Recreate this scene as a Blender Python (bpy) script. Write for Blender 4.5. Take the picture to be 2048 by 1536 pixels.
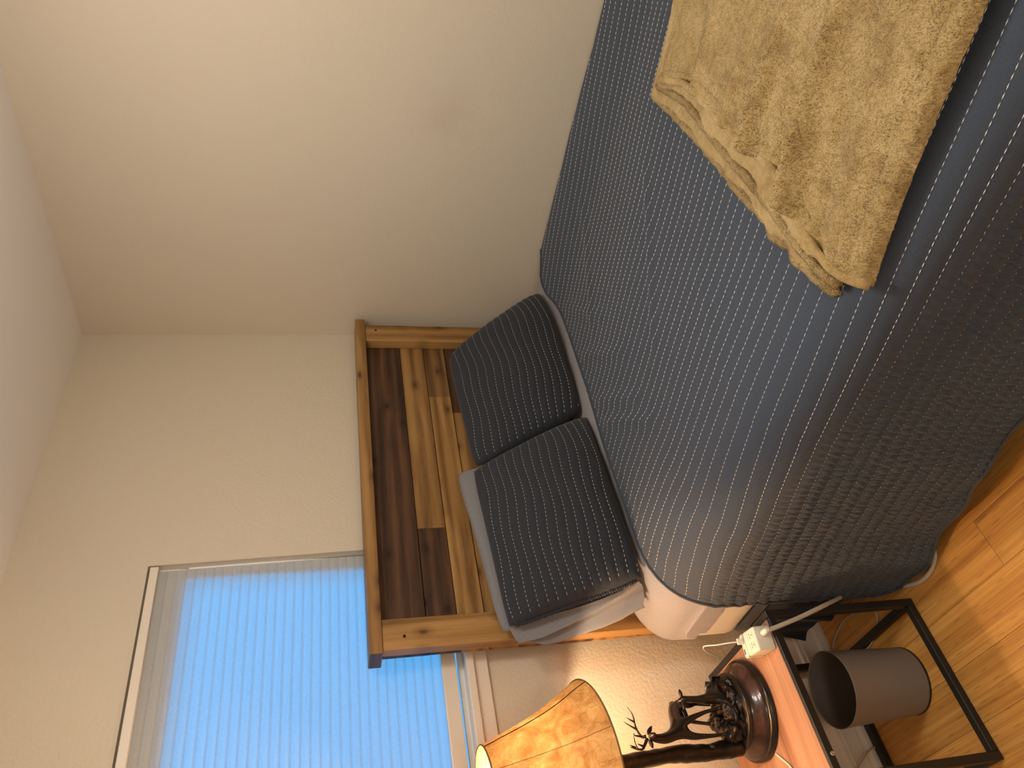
import bpy, bmesh, math, random
import numpy as np
from mathutils import Vector, Matrix, noise as mnoise

for _o in list(bpy.data.objects):
    bpy.data.objects.remove(_o, do_unlink=True)
SC = bpy.context.scene
COL = SC.collection
random.seed(7)
rng = np.random.default_rng(7)

# ------------------------------------------------------------------ camera
H = 1.55
YAW, PITCH, ROLL = math.radians(44.1), math.radians(14.25), math.radians(0.1)
Fv = Vector((math.sin(YAW) * math.cos(PITCH), math.cos(YAW) * math.cos(PITCH), -math.sin(PITCH)))
R0 = Vector((math.cos(YAW), -math.sin(YAW), 0))
U0 = R0.cross(Fv)
Rv = math.cos(ROLL) * R0 + math.sin(ROLL) * U0
Uv = -math.sin(ROLL) * R0 + math.cos(ROLL) * U0
cam_d = bpy.data.cameras.new('camera')
cam_d.sensor_width = 36.0
cam_d.lens = 1490.0 / 2048.0 * 36.0
cam_d.clip_start = 0.02
cam = bpy.data.objects.new('camera', cam_d)
COL.objects.link(cam)
X, Y, Z = -Uv, Rv, -Fv          # the phone was held sideways: picture-right is world-down
cam.matrix_world = Matrix(((X.x, Y.x, Z.x, 0), (X.y, Y.y, Z.y, 0), (X.z, Y.z, Z.z, H), (0, 0, 0, 1)))
SC.camera = cam

# ------------------------------------------------------------------ view, world, lights
SC.view_settings.view_transform = 'Standard'
SC.view_settings.look = 'None'
SC.view_settings.gamma = 1.0
SC.view_settings.use_curve_mapping = False
SC.view_settings.exposure = 0.08

world = bpy.data.worlds.new('dusk_sky')
SC.world = world
world.use_nodes = True
bgn = world.node_tree.nodes['Background']
bgn.inputs['Color'].default_value = (0.06, 0.45, 1.0, 1)
bgn.inputs['Strength'].default_value = 2.8

def lamp_light(name, kind, energy, color, loc, size):
    d = bpy.data.lights.new(name, kind)
    d.energy = energy
    d.color = color
    if kind == 'AREA':
        d.shape = 'DISK'; d.size = size
    else:
        d.shadow_soft_size = size
    o = bpy.data.objects.new(name, d)
    o.location = loc
    COL.objects.link(o)
    return o
# round flush ceiling fitting over the bed: its diffuser shines down
lamp_light('ceiling_light', 'AREA', 7.0, (1.0, 0.94, 0.85), (1.00, 0.66, 2.33), 0.36)
lamp_light('ceiling_fill', 'POINT', 20.0, (1.0, 0.94, 0.85), (1.08, 0.50, 1.95), 0.10)  # added fill point hung below the fitting, brightens the ceiling
# added fill behind the camera, lifts the ceiling and the quilt's hanging side
lamp_light('rear_fill', 'POINT', 32.0, (1.0, 0.96, 0.88), (-0.55, -1.15, 1.08), 0.25)

# ------------------------------------------------------------------ helpers
WL = {}

def link(o, parent=None, base=(0, 0, 0)):
    COL.objects.link(o)
    pb = Vector((0, 0, 0))
    if parent is not None:
        o.parent = parent
        pb = WL[parent.name]
    o.location = Vector(base) - pb
    WL[o.name] = Vector(base)
    return o

def tag(o, label=None, cat=None, group=None, kind=None):
    if label: o['label'] = label
    if cat: o['category'] = cat
    if group: o['group'] = group
    if kind: o['kind'] = kind
    return o

def thing(name, label, cat, base, group=None):
    o = bpy.data.objects.new(name, None)
    o.empty_display_size = 0.05
    link(o, None, base)
    return tag(o, label, cat, group)

def mesh_obj(name, verts, faces, mat, parent=None, base=None, smooth=False, uv=None):
    """verts in world coordinates; origin goes to base (defaults to the parent's)."""
    if base is None:
        base = WL[parent.name] if parent is not None else (0, 0, 0)
    b = np.array(base, float)
    v = np.asarray(verts, float) - b
    me = bpy.data.meshes.new(name)
    me.from_pydata(v.tolist(), [], [list(f) for f in faces])
    if smooth:
        me.polygons.foreach_set('use_smooth', [True] * len(me.polygons))
    if uv is not None:
        ul = me.uv_layers.new(name='UVMap')
        li = np.zeros(len(me.loops), dtype=np.int32)
        me.loops.foreach_get('vertex_index', li)
        ul.data.foreach_set('uv', np.asarray(uv, np.float32)[li].ravel())
    me.update()
    if mat is not None:
        me.materials.append(mat)
    o = bpy.data.objects.new(name, me)
    return link(o, parent, base)

def bm_obj(name, bm, mat, parent=None, base=None, smooth=False):
    bm.normal_update()
    if base is None:
        base = WL[parent.name] if parent is not None else (0, 0, 0)
    bmesh.ops.translate(bm, verts=bm.verts, vec=-Vector(base))
    me = bpy.data.meshes.new(name)
    bm.to_mesh(me)
    bm.free()
    if smooth:
        me.polygons.foreach_set('use_smooth', [True] * len(me.polygons))
    if mat is not None:
        me.materials.append(mat)
    o = bpy.data.objects.new(name, me)
    return link(o, parent, base)

def add_box(bm, lo, hi, bevel=0.0, seg=1):
    r = bmesh.ops.create_cube(bm, size=1.0)
    vs = r['verts']
    for v in vs:
        v.co = Vector([(lo[i] + hi[i]) / 2 + v.co[i] * (hi[i] - lo[i]) for i in range(3)])
    if bevel > 0:
        es = list({e for v in vs for e in v.link_edges})
        bmesh.ops.bevel(bm, geom=es, offset=bevel, segments=seg, affect='EDGES', profile=0.6)

def box(name, lo, hi, mat, parent=None, bevel=0.0, seg=1, base=None):
    bm = bmesh.new()
    add_box(bm, lo, hi, bevel, seg)
    return bm_obj(name, bm, mat, parent, base)

def catmull(pts, per=8):
    P = [Vector(p) for p in pts]
    if len(P) < 3:
        return [P[0].lerp(P[-1], i / per) for i in range(per + 1)]
    P = [P[0] * 2 - P[1]] + P + [P[-1] * 2 - P[-2]]
    out = []
    for i in range(1, len(P) - 2):
        a, b, c, d = P[i - 1], P[i], P[i + 1], P[i + 2]
        for k in range(per):
            t = k / per
            out.append(0.5 * (2 * b + (c - a) * t + (2 * a - 5 * b + 4 * c - d) * t * t + (3 * b - a - 3 * c + d) * t ** 3))
    out.append(P[-2])
    return out

def tube_data(pts, rad, seg=8, caps=True):
    """pts list of Vectors, rad float or list. returns verts, faces"""
    n = len(pts)
    rads = rad if isinstance(rad, (list, tuple, np.ndarray)) else [rad] * n
    V, Fc = [], []
    up = Vector((0, 0, 1))
    t0 = (pts[1] - pts[0]).normalized()
    if abs(t0.dot(up)) > 0.9:
        up = Vector((1, 0, 0))
    nrm = t0.cross(up).normalized()
    for i, p in enumerate(pts):
        t = (pts[min(i + 1, n - 1)] - pts[max(i - 1, 0)]).normalized()
        nrm = (nrm - t * nrm.dot(t)).normalized()
        bn = t.cross(nrm)
        for k in range(seg):
            a = 2 * math.pi * k / seg
            V.append(p + rads[i] * (math.cos(a) * nrm + math.sin(a) * bn))
    for i in range(n - 1):
        for k in range(seg):
            k2 = (k + 1) % seg
            Fc.append((i * seg + k, i * seg + k2, (i + 1) * seg + k2, (i + 1) * seg + k))
    if caps:
        Fc.append(tuple(range(seg))[::-1])
        Fc.append(tuple((n - 1) * seg + k for k in range(seg)))
    return V, Fc

def tube(name, pts, rad, mat, parent=None, seg=8, per=8, smooth=True, base=None, spline=True):
    P = catmull(pts, per) if spline else [Vector(p) for p in pts]
    if isinstance(rad, (list, tuple)):
        x = np.linspace(0, 1, len(P))
        rad = np.interp(x, np.linspace(0, 1, len(rad)), rad).tolist()
    V, Fc = tube_data(P, rad, seg)
    return mesh_obj(name, [tuple(v) for v in V], Fc, mat, parent, base, smooth)

def lathe(name, prof, cx, cy, mat, parent=None, seg=64, smooth=True, closed=False, axis=None, base=None):
    """prof: list of (r, z); axis: optional (origin, direction)"""
    V, Fc = [], []
    n = len(prof)
    for r, z in prof:
        for k in range(seg):
            a = 2 * math.pi * k / seg
            V.append((cx + r * math.cos(a), cy + r * math.sin(a), z))
    for i in range(n - 1):
        for k in range(seg):
            k2 = (k + 1) % seg
            Fc.append((i * seg + k, i * seg + k2, (i + 1) * seg + k2, (i + 1) * seg + k))
    if closed:
        Fc.append(tuple(range(seg))[::-1])
        Fc.append(tuple((n - 1) * seg + k for k in range(seg)))
    if axis is not None:
        q = Vector((0, 0, 1)).rotation_difference(Vector(axis[1]).normalized())
        o = Vector(axis[0])
        V = [tuple(o + q @ (Vector(v) - o)) for v in V]
    return mesh_obj(name, V, Fc, mat, parent, base, smooth)

def auto_sharp(o, ang=35):
    me = o.data
    me.polygons.foreach_set('use_smooth', [True] * len(me.polygons))
    try:
        me.set_sharp_from_angle(angle=math.radians(ang))
    except Exception:
        pass
    return o

def grid_faces(nu, nv):
    """grid of nu columns x nv rows, index = j*nu+i"""
    i, j = np.meshgrid(np.arange(nu - 1), np.arange(nv - 1))
    a = (j * nu + i).ravel()
    return np.stack([a, a + 1, a + 1 + nu, a + nu], 1)

def smooth01(x):
    x = np.clip(x, 0, 1)
    return x * x * (3 - 2 * x)

# ------------------------------------------------------------------ material helpers
class NT:
    def __init__(self, name):
        self.m = bpy.data.materials.new(name)
        self.m.use_nodes = True
        self.t = self.m.node_tree
        self.b = self.t.nodes['Principled BSDF']
        self.out = self.t.nodes['Material Output']
    def n(self, typ, **kw):
        nd = self.t.nodes.new(typ)
        for k, v in kw.items():
            setattr(nd, k, v)
        return nd
    def l(self, a, b):
        self.t.links.new(a, b)
    def coords(self, kind='Object', scale=(1, 1, 1), rnd=0.0, rot=(0, 0, 0)):
        tc = self.n('ShaderNodeTexCoord')
        mp = self.n('ShaderNodeMapping')
        mp.inputs['Scale'].default_value = scale
        mp.inputs['Rotation'].default_value = rot
        self.l(tc.outputs[kind], mp.inputs['Vector'])
        if rnd:
            oi = self.n('ShaderNodeObjectInfo')
            mu = self.n('ShaderNodeMath', operation='MULTIPLY')
            mu.inputs[1].default_value = rnd
            self.l(oi.outputs['Random'], mu.inputs[0])
            cb = self.n('ShaderNodeCombineXYZ')
            for s in ('X', 'Y', 'Z'):
                self.l(mu.outputs[0], cb.inputs[s])
            ad = self.n('ShaderNodeVectorMath', operation='ADD')
            self.l(mp.outputs[0], ad.inputs[0])
            self.l(cb.outputs[0], ad.inputs[1])
            return ad.outputs[0]
        return mp.outputs[0]
    def noise(self, vec, scale, detail=3, rough=0.55, dist=0.0):
        nd = self.n('ShaderNodeTexNoise')
        nd.inputs['Scale'].default_value = scale
        nd.inputs['Detail'].default_value = detail
        nd.inputs['Roughness'].default_value = rough
        nd.inputs['Distortion'].default_value = dist
        self.l(vec, nd.inputs['Vector'])
        return nd.outputs['Fac']
    def ramp(self, fac, stops):
        r = self.n('ShaderNodeValToRGB')
        cr = r.color_ramp
        while len(cr.elements) > 1:
            cr.elements.remove(cr.elements[0])
        cr.elements[0].position = stops[0][0]
        cr.elements[0].color = (*stops[0][1], 1)
        for p, c in stops[1:]:
            e = cr.elements.new(p)
            e.color = (*c, 1)
        self.l(fac, r.inputs['Fac'])
        return r.outputs['Color']
    def mix(self, fac, a, b, mode='MIX'):
        m = self.n('ShaderNodeMix', data_type='RGBA', blend_type=mode)
        if isinstance(fac, (int, float)):
            m.inputs[0].default_value = fac
        else:
            self.l(fac, m.inputs[0])
        for s, v in ((6, a), (7, b)):
            if isinstance(v, tuple):
                m.inputs[s].default_value = (*v, 1)
            else:
                self.l(v, m.inputs[s])
        return m.outputs[2]
    def math(self, op, a, b=None):
        m = self.n('ShaderNodeMath', operation=op)
        for i, v in enumerate((a, b)):
            if v is None: continue
            if isinstance(v, (int, float)):
                m.inputs[i].default_value = v
            else:
                self.l(v, m.inputs[i])
        return m.outputs[0]
    def bump(self, height, strength=0.3, dist=0.002, chain=None):
        b = self.n('ShaderNodeBump')
        b.inputs['Strength'].default_value = strength
        b.inputs['Distance'].default_value = dist
        self.l(height, b.inputs['Height'])
        if chain is not None:
            self.l(chain, b.inputs['Normal'])
        return b.outputs['Normal']
    def set(self, col=None, rough=None, metal=None, normal=None, **kw):
        if col is not None:
            if isinstance(col, tuple):
                self.b.inputs['Base Color'].default_value = (*col, 1)
            else:
                self.l(col, self.b.inputs['Base Color'])
        if rough is not None: 
            if isinstance(rough, (int, float)): self.b.inputs['Roughness'].default_value = rough
            else: self.l(rough, self.b.inputs['Roughness'])
        if metal is not None: self.b.inputs['Metallic'].default_value = metal
        if normal is not None: self.l(normal, self.b.inputs['Normal'])
        for k, v in kw.items():
            self.b.inputs[k.replace('_', ' ')].default_value = v
        return self.m

def plain(name, col, rough=0.5, metal=0.0, **kw):
    return NT(name).set(col, rough, metal, **kw)

def paint(name, col, bump_d=0.0012, bump_s=0.5, scale=130, patch=0.03):
    t = NT(name)
    v = t.coords()
    big = t.noise(v, 1.7, 2)
    c = t.mix(big, tuple(x * (1 - patch) for x in col), tuple(min(1, x * (1 + patch)) for x in col))
    h = t.noise(v, scale, 3, 0.5)
    return t.set(c, 0.62, normal=t.bump(h, bump_s, bump_d))

def wood(name, stops, axis='X', fine=26, rough=0.5, knots=True, dark=(0.05, 0.02, 0.008), tint=0.25, spec=0.4):
    t = NT(name)
    along, across = 1.0, 9.0
    sc = {'X': (along, across, across), 'Y': (across, along, across), 'Z': (across, across, along)}[axis]
    v = t.coords('Object', sc, rnd=37.0)
    n1 = t.noise(v, 1.6, 5, 0.6, 0.8)
    sc2 = tuple(s * (1.0 if s == along else fine / 9.0) for s in sc)
    v2 = t.coords('Object', sc2, rnd=53.0)
    n2 = t.noise(v2, 3.0, 5, 0.65, 0.3)
    w = t.n('ShaderNodeTexWave', wave_type='BANDS', bands_direction={'X': 'Z', 'Y': 'X', 'Z': 'X'}[axis])
    w.inputs['Scale'].default_value = 0.75
    w.inputs['Distortion'].default_value = 5.0
    w.inputs['Detail'].default_value = 2.0
    w.inputs['Detail Scale'].default_value = 0.7
    t.l(v, w.inputs['Vector'])
    f = t.math('ADD', t.math('MULTIPLY', n1, 0.55), t.math('ADD', t.math('MULTIPLY', n2, 0.30), t.math('MULTIPLY', w.outputs['Fac'], 0.15)))
    stops = [(0.5 + (p - 0.5) * 0.55, c_) for p, c_ in stops]
    c = t.ramp(f, stops)
    oi = t.n('ShaderNodeObjectInfo')
    va = t.math('ADD', t.math('MULTIPLY', oi.outputs['Random'], tint), 1 - tint / 2)
    hv = t.n('ShaderNodeHueSaturation')
    t.l(va, hv.inputs['Value'])
    t.l(c, hv.inputs['Color'])
    c = hv.outputs['Color']
    if knots:
        ks = {'X': (7.5, 0.01, 13), 'Y': (13, 7.5, 0.01), 'Z': (13, 0.01, 7.5)}[axis]
        v3 = t.coords('Object', ks, rnd=91.0)
        sp_ = t.n('ShaderNodeSeparateXYZ')
        t.l(v3, sp_.inputs[0])
        cb_ = t.n('ShaderNodeCombineXYZ')
        t.l(sp_.outputs['Y' if axis == 'Y' else 'X'], cb_.inputs['X'])
        t.l(sp_.outputs['X' if axis == 'Y' else 'Z'], cb_.inputs['Y'])
        vo = t.n('ShaderNodeTexVoronoi', feature='F1', voronoi_dimensions='2D')
        vo.inputs['Scale'].default_value = 0.8
        t.l(cb_.outputs[0], vo.inputs['Vector'])
        d = t.math('ADD', vo.outputs['Distance'], t.math('MULTIPLY', t.math('SUBTRACT', n2, 0.5), 0.12))
        k = t.ramp(d, [(0.045, (1, 1, 1)), (0.09, (0.45, 0.45, 0.45)), (0.24, (0, 0, 0))])
        sc_ = t.n('ShaderNodeSeparateColor')
        t.l(vo.outputs['Color'], sc_.inputs[0])
        k = t.math('MULTIPLY', k, t.math('GREATER_THAN', sc_.outputs[0], 0.36))
        st = t.ramp(t.noise(v, 0.9, 4, 0.6, 1.0), [(0.50, (0, 0, 0)), (0.68, (1, 1, 1))])
        c = t.mix(t.math('MULTIPLY', st, 0.38), c, dark)
        c = t.mix(t.math('MULTIPLY', k, 0.85), c, dark)
    nm = t.bump(n2, 0.25, 0.0006)
    return t.set(c, rough, normal=nm, Specular_IOR_Level=spec)

def fabric(name, c1, c2, scale=260, bump_d=0.0006, bump_s=0.4, rough=0.95, sheen=0.15, big=0.0):
    t = NT(name)
    v = t.coords()
    n1 = t.noise(v, scale, 2, 0.7)
    c = t.mix(n1, c1, c2)
    h = n1
    nm = t.bump(h, bump_s, bump_d)
    if big:
        nm = t.bump(t.noise(v, 16, 3, 0.6, 0.8), 0.5, big, nm)
    m = t.set(c, rough, normal=nm)
    t.b.inputs['Sheen Weight'].default_value = sheen
    t.b.inputs['Specular IOR Level'].default_value = 0.15
    return m

# ------------------------------------------------------------------ materials
M = {}
WALLC = (0.62, 0.54, 0.42)
M['wall'] = paint('beige_wall_paint', WALLC, 0.0030, 0.6, 105)
M['ceiling'] = paint('white_ceiling_paint', (0.89, 0.87, 0.84), 0.001, 0.3, 150)
M['trim'] = plain('cream_trim_paint', (0.74, 0.66, 0.56), 0.35)
M['white_frame'] = plain('white_vinyl', (0.80, 0.80, 0.78), 0.4)
M['pine'] = wood('light_pine', [(0.25, (0.17, 0.080, 0.022)), (0.5, (0.30, 0.155, 0.048)), (0.72, (0.40, 0.22, 0.075))], 'X', dark=(0.07, 0.028, 0.01))
M['pine_z'] = wood('light_pine_upright', [(0.25, (0.17, 0.080, 0.022)), (0.5, (0.29, 0.15, 0.046)), (0.72, (0.38, 0.21, 0.07))], 'Z', dark=(0.07, 0.028, 0.01))
M['pine_mid'] = wood('mid_pine', [(0.25, (0.09, 0.040, 0.013)), (0.5, (0.19, 0.092, 0.030)), (0.75, (0.30, 0.16, 0.055))], 'X')
M['pine_dark'] = wood('dark_stained_pine', [(0.25, (0.030, 0.013, 0.007)), (0.5, (0.075, 0.033, 0.015)), (0.75, (0.135, 0.064, 0.028))], 'X', dark=(0.012, 0.005, 0.003))
M['end_grain'] = wood('dark_end_grain', [(0.3, (0.05, 0.025, 0.016)), (0.7, (0.15, 0.08, 0.045))], 'Y', knots=False)
M['black_metal'] = plain('black_powder_coat', (0.012, 0.011, 0.010), 0.45)
M['screw'] = plain('steel_screw', (0.6, 0.57, 0.52), 0.3, 0.9)
M['thread'] = plain('white_thread', (0.80, 0.78, 0.74), 0.8)
M['thread_dim'] = plain('pale_thread', (0.62, 0.61, 0.58), 0.8)
M['white_plastic'] = plain('ivory_plastic', (0.80, 0.76, 0.66), 0.35)
M['socket'] = plain('socket_dark', (0.10, 0.08, 0.06), 0.6)
M['usb_blue'] = plain('usb_blue', (0.03, 0.09, 0.30), 0.4)
M['navy'] = fabric('navy_cloth', (0.006, 0.008, 0.014), (0.014, 0.017, 0.026), 200)
M['slate'] = fabric('slate_cloth', (0.05, 0.058, 0.075), (0.085, 0.095, 0.115), 300)
M['mattress'] = fabric('cream_ticking', (0.70, 0.62, 0.52), (0.76, 0.69, 0.58), 150, 0.0003, 0.2)
M['sheet'] = fabric('heathered_grey_jersey', (0.20, 0.195, 0.205), (0.40, 0.385, 0.395), 420, 0.0004, 0.3, sheen=0.2, big=0.0015)
M['case'] = fabric('grey_pillow_jersey', (0.15, 0.148, 0.155), (0.25, 0.245, 0.255), 420, 0.0004, 0.3, sheen=0.2, big=0.003)
M['can'] = NT('taupe_wastebasket').set((0.21, 0.178, 0.152), 0.55)
M['can_in'] = NT('wastebasket_inside').set((0.15, 0.122, 0.104), 0.6)

def _quilt():
    t = NT('slate_blue_quilt')
    uvv = t.coords('UV', (1, 1, 1))
    v = t.coords()
    n1 = t.noise(v, 300, 2, 0.6)
    c = t.mix(n1, (0.041, 0.053, 0.075), (0.068, 0.083, 0.110))
    fine = t.bump(n1, 0.3, 0.0005)
    # puckers: creases running across the stitch rows, tight along them
    pv = t.coords('UV', (22, 105, 1))
    pk = t.noise(pv, 1.0, 3, 0.55, 0.9)
    pk = t.math('MULTIPLY', pk, 1.0)
    at = t.n('ShaderNodeAttribute', attribute_name='pucker')
    hgt = t.math('MULTIPLY', pk, at.outputs['Fac'])
    nm = t.bump(hgt, 1.0, 0.012, fine)
    m = t.set(c, 0.9, normal=nm)
    t.b.inputs['Sheen Weight'].default_value = 0.12
    t.b.inputs['Specular IOR Level'].default_value = 0.2
    return m
M['quilt'] = _quilt()
M['quilt_edge'] = fabric('slate_binding', (0.040, 0.046, 0.060), (0.06, 0.068, 0.085), 300)
M['sham'] = fabric('charcoal_sham', (0.022, 0.024, 0.030), (0.040, 0.043, 0.052), 320, 0.0006, 0.4, sheen=0.1, big=0.007)

def _fleece():
    t = NT('tan_fleece')
    v = t.coords()
    big = t.noise(v, 9, 4, 0.6, 0.8)
    fin = t.noise(v, 330, 3, 0.75)
    mid = t.noise(v, 60, 3, 0.7, 0.5)
    c = t.ramp(t.math('ADD', t.math('MULTIPLY', big, 0.6), t.math('MULTIPLY', mid, 0.4)),
               [(0.38, (0.41, 0.255, 0.092)), (0.5, (0.62, 0.43, 0.175)), (0.62, (0.78, 0.575, 0.270))])
    c = t.mix(t.math('MULTIPLY', fin, 0.45), c, (0.42, 0.265, 0.100))
    nm = t.bump(fin, 1.0, 0.0055)
    nm = t.bump(mid, 0.6, 0.006, nm)
    m = t.set(c, 1.0, normal=nm)
    t.b.inputs['Sheen Weight'].default_value = 0.5
    t.b.inputs['Sheen Roughness'].default_value = 0.5
    t.b.inputs['Sheen Tint'].default_value = (0.9, 0.75, 0.5, 1)
    t.b.inputs['Specular IOR Level'].default_value = 0.05
    return m
M['fleece'] = _fleece()

def _bamboo():
    t = NT('bamboo_plank')
    v = t.coords('Object', (60, 1.2, 60), rnd=41.0)
    n1 = t.noise(v, 1.0, 4, 0.6)
    v2 = t.coords('Object', (330, 4, 330), rnd=11.0)
    n2 = t.noise(v2, 1.0, 3, 0.6)
    c = t.ramp(t.math('ADD', t.math('MULTIPLY', n1, 0.6), t.math('MULTIPLY', n2, 0.4)),
               [(0.36, (0.44, 0.19, 0.040)), (0.5, (0.60, 0.29, 0.066)), (0.64, (0.74, 0.40, 0.11))])
    # nodes of the bamboo stalks: short dark bars, one strip wide
    bv = t.coords('Object', (50, 7, 1), rnd=23.0)
    vo = t.n('ShaderNodeTexVoronoi', feature='F1', distance='CHEBYCHEV', voronoi_dimensions='2D')
    vo.inputs['Scale'].default_value = 1.0
    t.l(bv, vo.inputs['Vector'])
    k = t.ramp(vo.outputs['Distance'], [(0.03, (1, 1, 1)), (0.12, (0, 0, 0))])
    c = t.mix(t.math('MULTIPLY', k, 0.36), c, (0.14, 0.05, 0.012))
    oi = t.n('ShaderNodeObjectInfo')
    hv = t.n('ShaderNodeHueSaturation')
    t.l(t.math('ADD', t.math('MULTIPLY', oi.outputs['Random'], 0.22), 0.89), hv.inputs['Value'])
    t.l(c, hv.inputs['Color'])
    return t.set(hv.outputs['Color'], 0.38, normal=t.bump(n2, 0.12, 0.0004))
M['bamboo'] = _bamboo()
M['subfloor'] = plain('subfloor_dark', (0.05, 0.022, 0.008), 0.9)

M['walnut'] = wood('walnut_laminate', [(0.26, (0.13, 0.056, 0.030)), (0.5, (0.32, 0.165, 0.098)), (0.74, (0.46, 0.275, 0.18))], 'X', fine=60, rough=0.42, knots=False, tint=0.0)
M['bronze'] = NT('dark_bronze').set((0.014, 0.010, 0.009), 0.25, 0.25)
def _bronze():
    t = NT('dark_bronze_cast')
    v = t.coords()
    n = t.noise(v, 45, 4, 0.6)
    c = t.ramp(n, [(0.35, (0.009, 0.007, 0.006)), (0.6, (0.022, 0.015, 0.012)), (0.8, (0.07, 0.045, 0.032))])
    return t.set(c, 0.30, 0.45, normal=t.bump(t.noise(v, 160, 4, 0.6), 0.35, 0.0012))
M['bronze_rough'] = _bronze()
def _base():
    t = NT('mahogany_bronze_lacquer')
    v = t.coords()
    c = t.ramp(t.noise(v, 14, 4, 0.6), [(0.35, (0.018, 0.009, 0.007)), (0.65, (0.075, 0.030, 0.020))])
    m = t.set(c, 0.24, 0.25)
    t.b.inputs['Coat Weight'].default_value = 0.4
    return m
M['lamp_base'] = _base()
M['black_gloss'] = plain('black_gloss', (0.010, 0.008, 0.007), 0.22)

def _leather():
    t = NT('amber_rawhide')
    v = t.coords()
    n = t.noise(v, 16, 6, 0.62, 1.2)
    cr = t.n('ShaderNodeTexVoronoi', feature='DISTANCE_TO_EDGE')
    cr.inputs['Scale'].default_value = 28
    dv = t.n('ShaderNodeMix', data_type='RGBA')
    dv.inputs[0].default_value = 0.12
    nn = t.n('ShaderNodeTexNoise')
    nn.inputs['Scale'].default_value = 12
    nn.inputs['Detail'].default_value = 4
    t.l(v, nn.inputs['Vector'])
    t.l(v, dv.inputs[6])
    t.l(nn.outputs['Color'], dv.inputs[7])
    t.l(dv.outputs[2], cr.inputs['Vector'])
    c = t.ramp(n, [(0.34, (0.37, 0.155, 0.036)), (0.5, (0.54, 0.265, 0.072)), (0.66, (0.70, 0.41, 0.145))])
    h = t.math('ADD', t.math('MULTIPLY', n, 0.5), t.ramp(cr.outputs['Distance'], [(0.0, (0, 0, 0)), (0.08, (1, 1, 1))]))
    nm = t.bump(h, 0.6, 0.003)
    t.set(c, 0.6, normal=nm)
    tr = t.n('ShaderNodeBsdfTranslucent')
    t.l(c, tr.inputs['Color'])
    mx = t.n('ShaderNodeMixShader')
    mx.inputs[0].default_value = 0.062
    t.l(t.b.outputs[0], mx.inputs[1])
    t.l(tr.outputs[0], mx.inputs[2])
    t.l(mx.outputs[0], t.out.inputs['Surface'])
    return t.m
M['leather'] = _leather()
M['rim'] = plain('rim_binding', (0.20, 0.095, 0.03), 0.7)
M['leather_seam'] = plain('shade_lacing', (0.035, 0.013, 0.005), 0.7)

def _cell():
    t = NT('white_cellular_fabric')
    v = t.coords()
    n = t.noise(v, 180, 3, 0.7)
    c = t.mix(n, (0.66, 0.66, 0.66), (0.82, 0.82, 0.82))
    t.set(c, 0.9)
    tr = t.n('ShaderNodeBsdfTranslucent')
    t.l(c, tr.inputs['Color'])
    mx = t.n('ShaderNodeMixShader')
    mx.inputs[0].default_value = 0.8
    t.l(t.b.outputs[0], mx.inputs[1])
    t.l(tr.outputs[0], mx.inputs[2])
    t.l(mx.outputs[0], t.out.inputs['Surface'])
    return t.m
M['cell'] = _cell()

def _pane():
    t = NT('window_glass')
    tb = t.n('ShaderNodeBsdfTransparent')
    gl = t.n('ShaderNodeBsdfGlossy')
    gl.inputs['Roughness'].default_value = 0.02
    lw = t.n('ShaderNodeFresnel')
    lw.inputs['IOR'].default_value = 1.45
    mx = t.n('ShaderNodeMixShader')
    t.l(lw.outputs[0], mx.inputs[0])
    t.l(tb.outputs[0], mx.inputs[1])
    t.l(gl.outputs[0], mx.inputs[2])
    t.l(mx.outputs[0], t.out.inputs['Surface'])
    return t.m
M['pane'] = _pane()

def _cord():
    t = NT('braided_cord')
    v = t.coords('Object', (1, 1, 1))
    n = t.noise(v, 240, 2, 0.7)
    return t.set(t.mix(n, (0.34, 0.29, 0.23), (0.66, 0.60, 0.50)), 0.8, normal=t.bump(n, 0.5, 0.001))
M['cord'] = _cord()
M['cable'] = plain('ivory_cable', (0.50, 0.42, 0.32), 0.5)
M['white_cable'] = plain('white_cable', (0.78, 0.74, 0.66), 0.45)

def emis(name, col, s):
    t = NT(name)
    e = t.n('ShaderNodeEmission')
    e.inputs['Color'].default_value = (*col, 1)
    e.inputs['Strength'].default_value = s
    t.l(e.outputs[0], t.out.inputs['Surface'])
    return t.m
M['bulb'] = emis('lamp_bulb_glow', (1.0, 0.73, 0.44), 610.0)

# ------------------------------------------------------------------ room shell
W = 2.06                      # inner face of the wall behind the headboard
CEIL = 2.407
XL, YB = -1.45, -2.4
def xr(z):                    # the right-hand wall leans a hair outwards towards the floor
    return 2.2455 + (CEIL - z) * 0.0250
T = 0.12

fl = box('floor', (XL - T, YB - T, -0.10), (2.5, W + T, -0.0122), M['subfloor'])
tag(fl, 'honey bamboo plank floor beneath the bed and nightstand', kind='structure')
PW = 0.1225
def plank_mesh(length, width=PW):
    bm = bmesh.new()
    add_box(bm, (-width / 2 + 0.0003, -length / 2 + 0.0003, -0.012), (width / 2 - 0.0003, length / 2 - 0.0003, 0.0), 0.0011, 1)
    me = bpy.data.meshes.new('plank')
    bm.to_mesh(me); bm.free()
    me.materials.append(M['bamboo'])
    return me
_pm = {}
ends = {2: 1.307, 3: 1.905, 1: 0.75, 0: 1.62, -1: 1.0, -2: 1.5}
k = -16
x0 = 0.4325
while x0 + k * PW < 2.30:
    xc = x0 + (k + 0.5) * PW
    j = ends.get(k, random.uniform(0.6, 1.9))
    cuts = [W + 0.0]
    y = j
    while y > YB:
        cuts.append(y); y -= 1.18
    cuts.append(YB)
    for a, b in zip(cuts[1:], cuts[:-1]):
        ln = round(b - a, 3)
        if ln < 0.02: continue
        if ln not in _pm: _pm[ln] = plank_mesh(ln)
        o = bpy.data.objects.new('plank', _pm[ln])
        link(o, fl, (xc, (a + b) / 2, 0.0))
    k += 1

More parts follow.
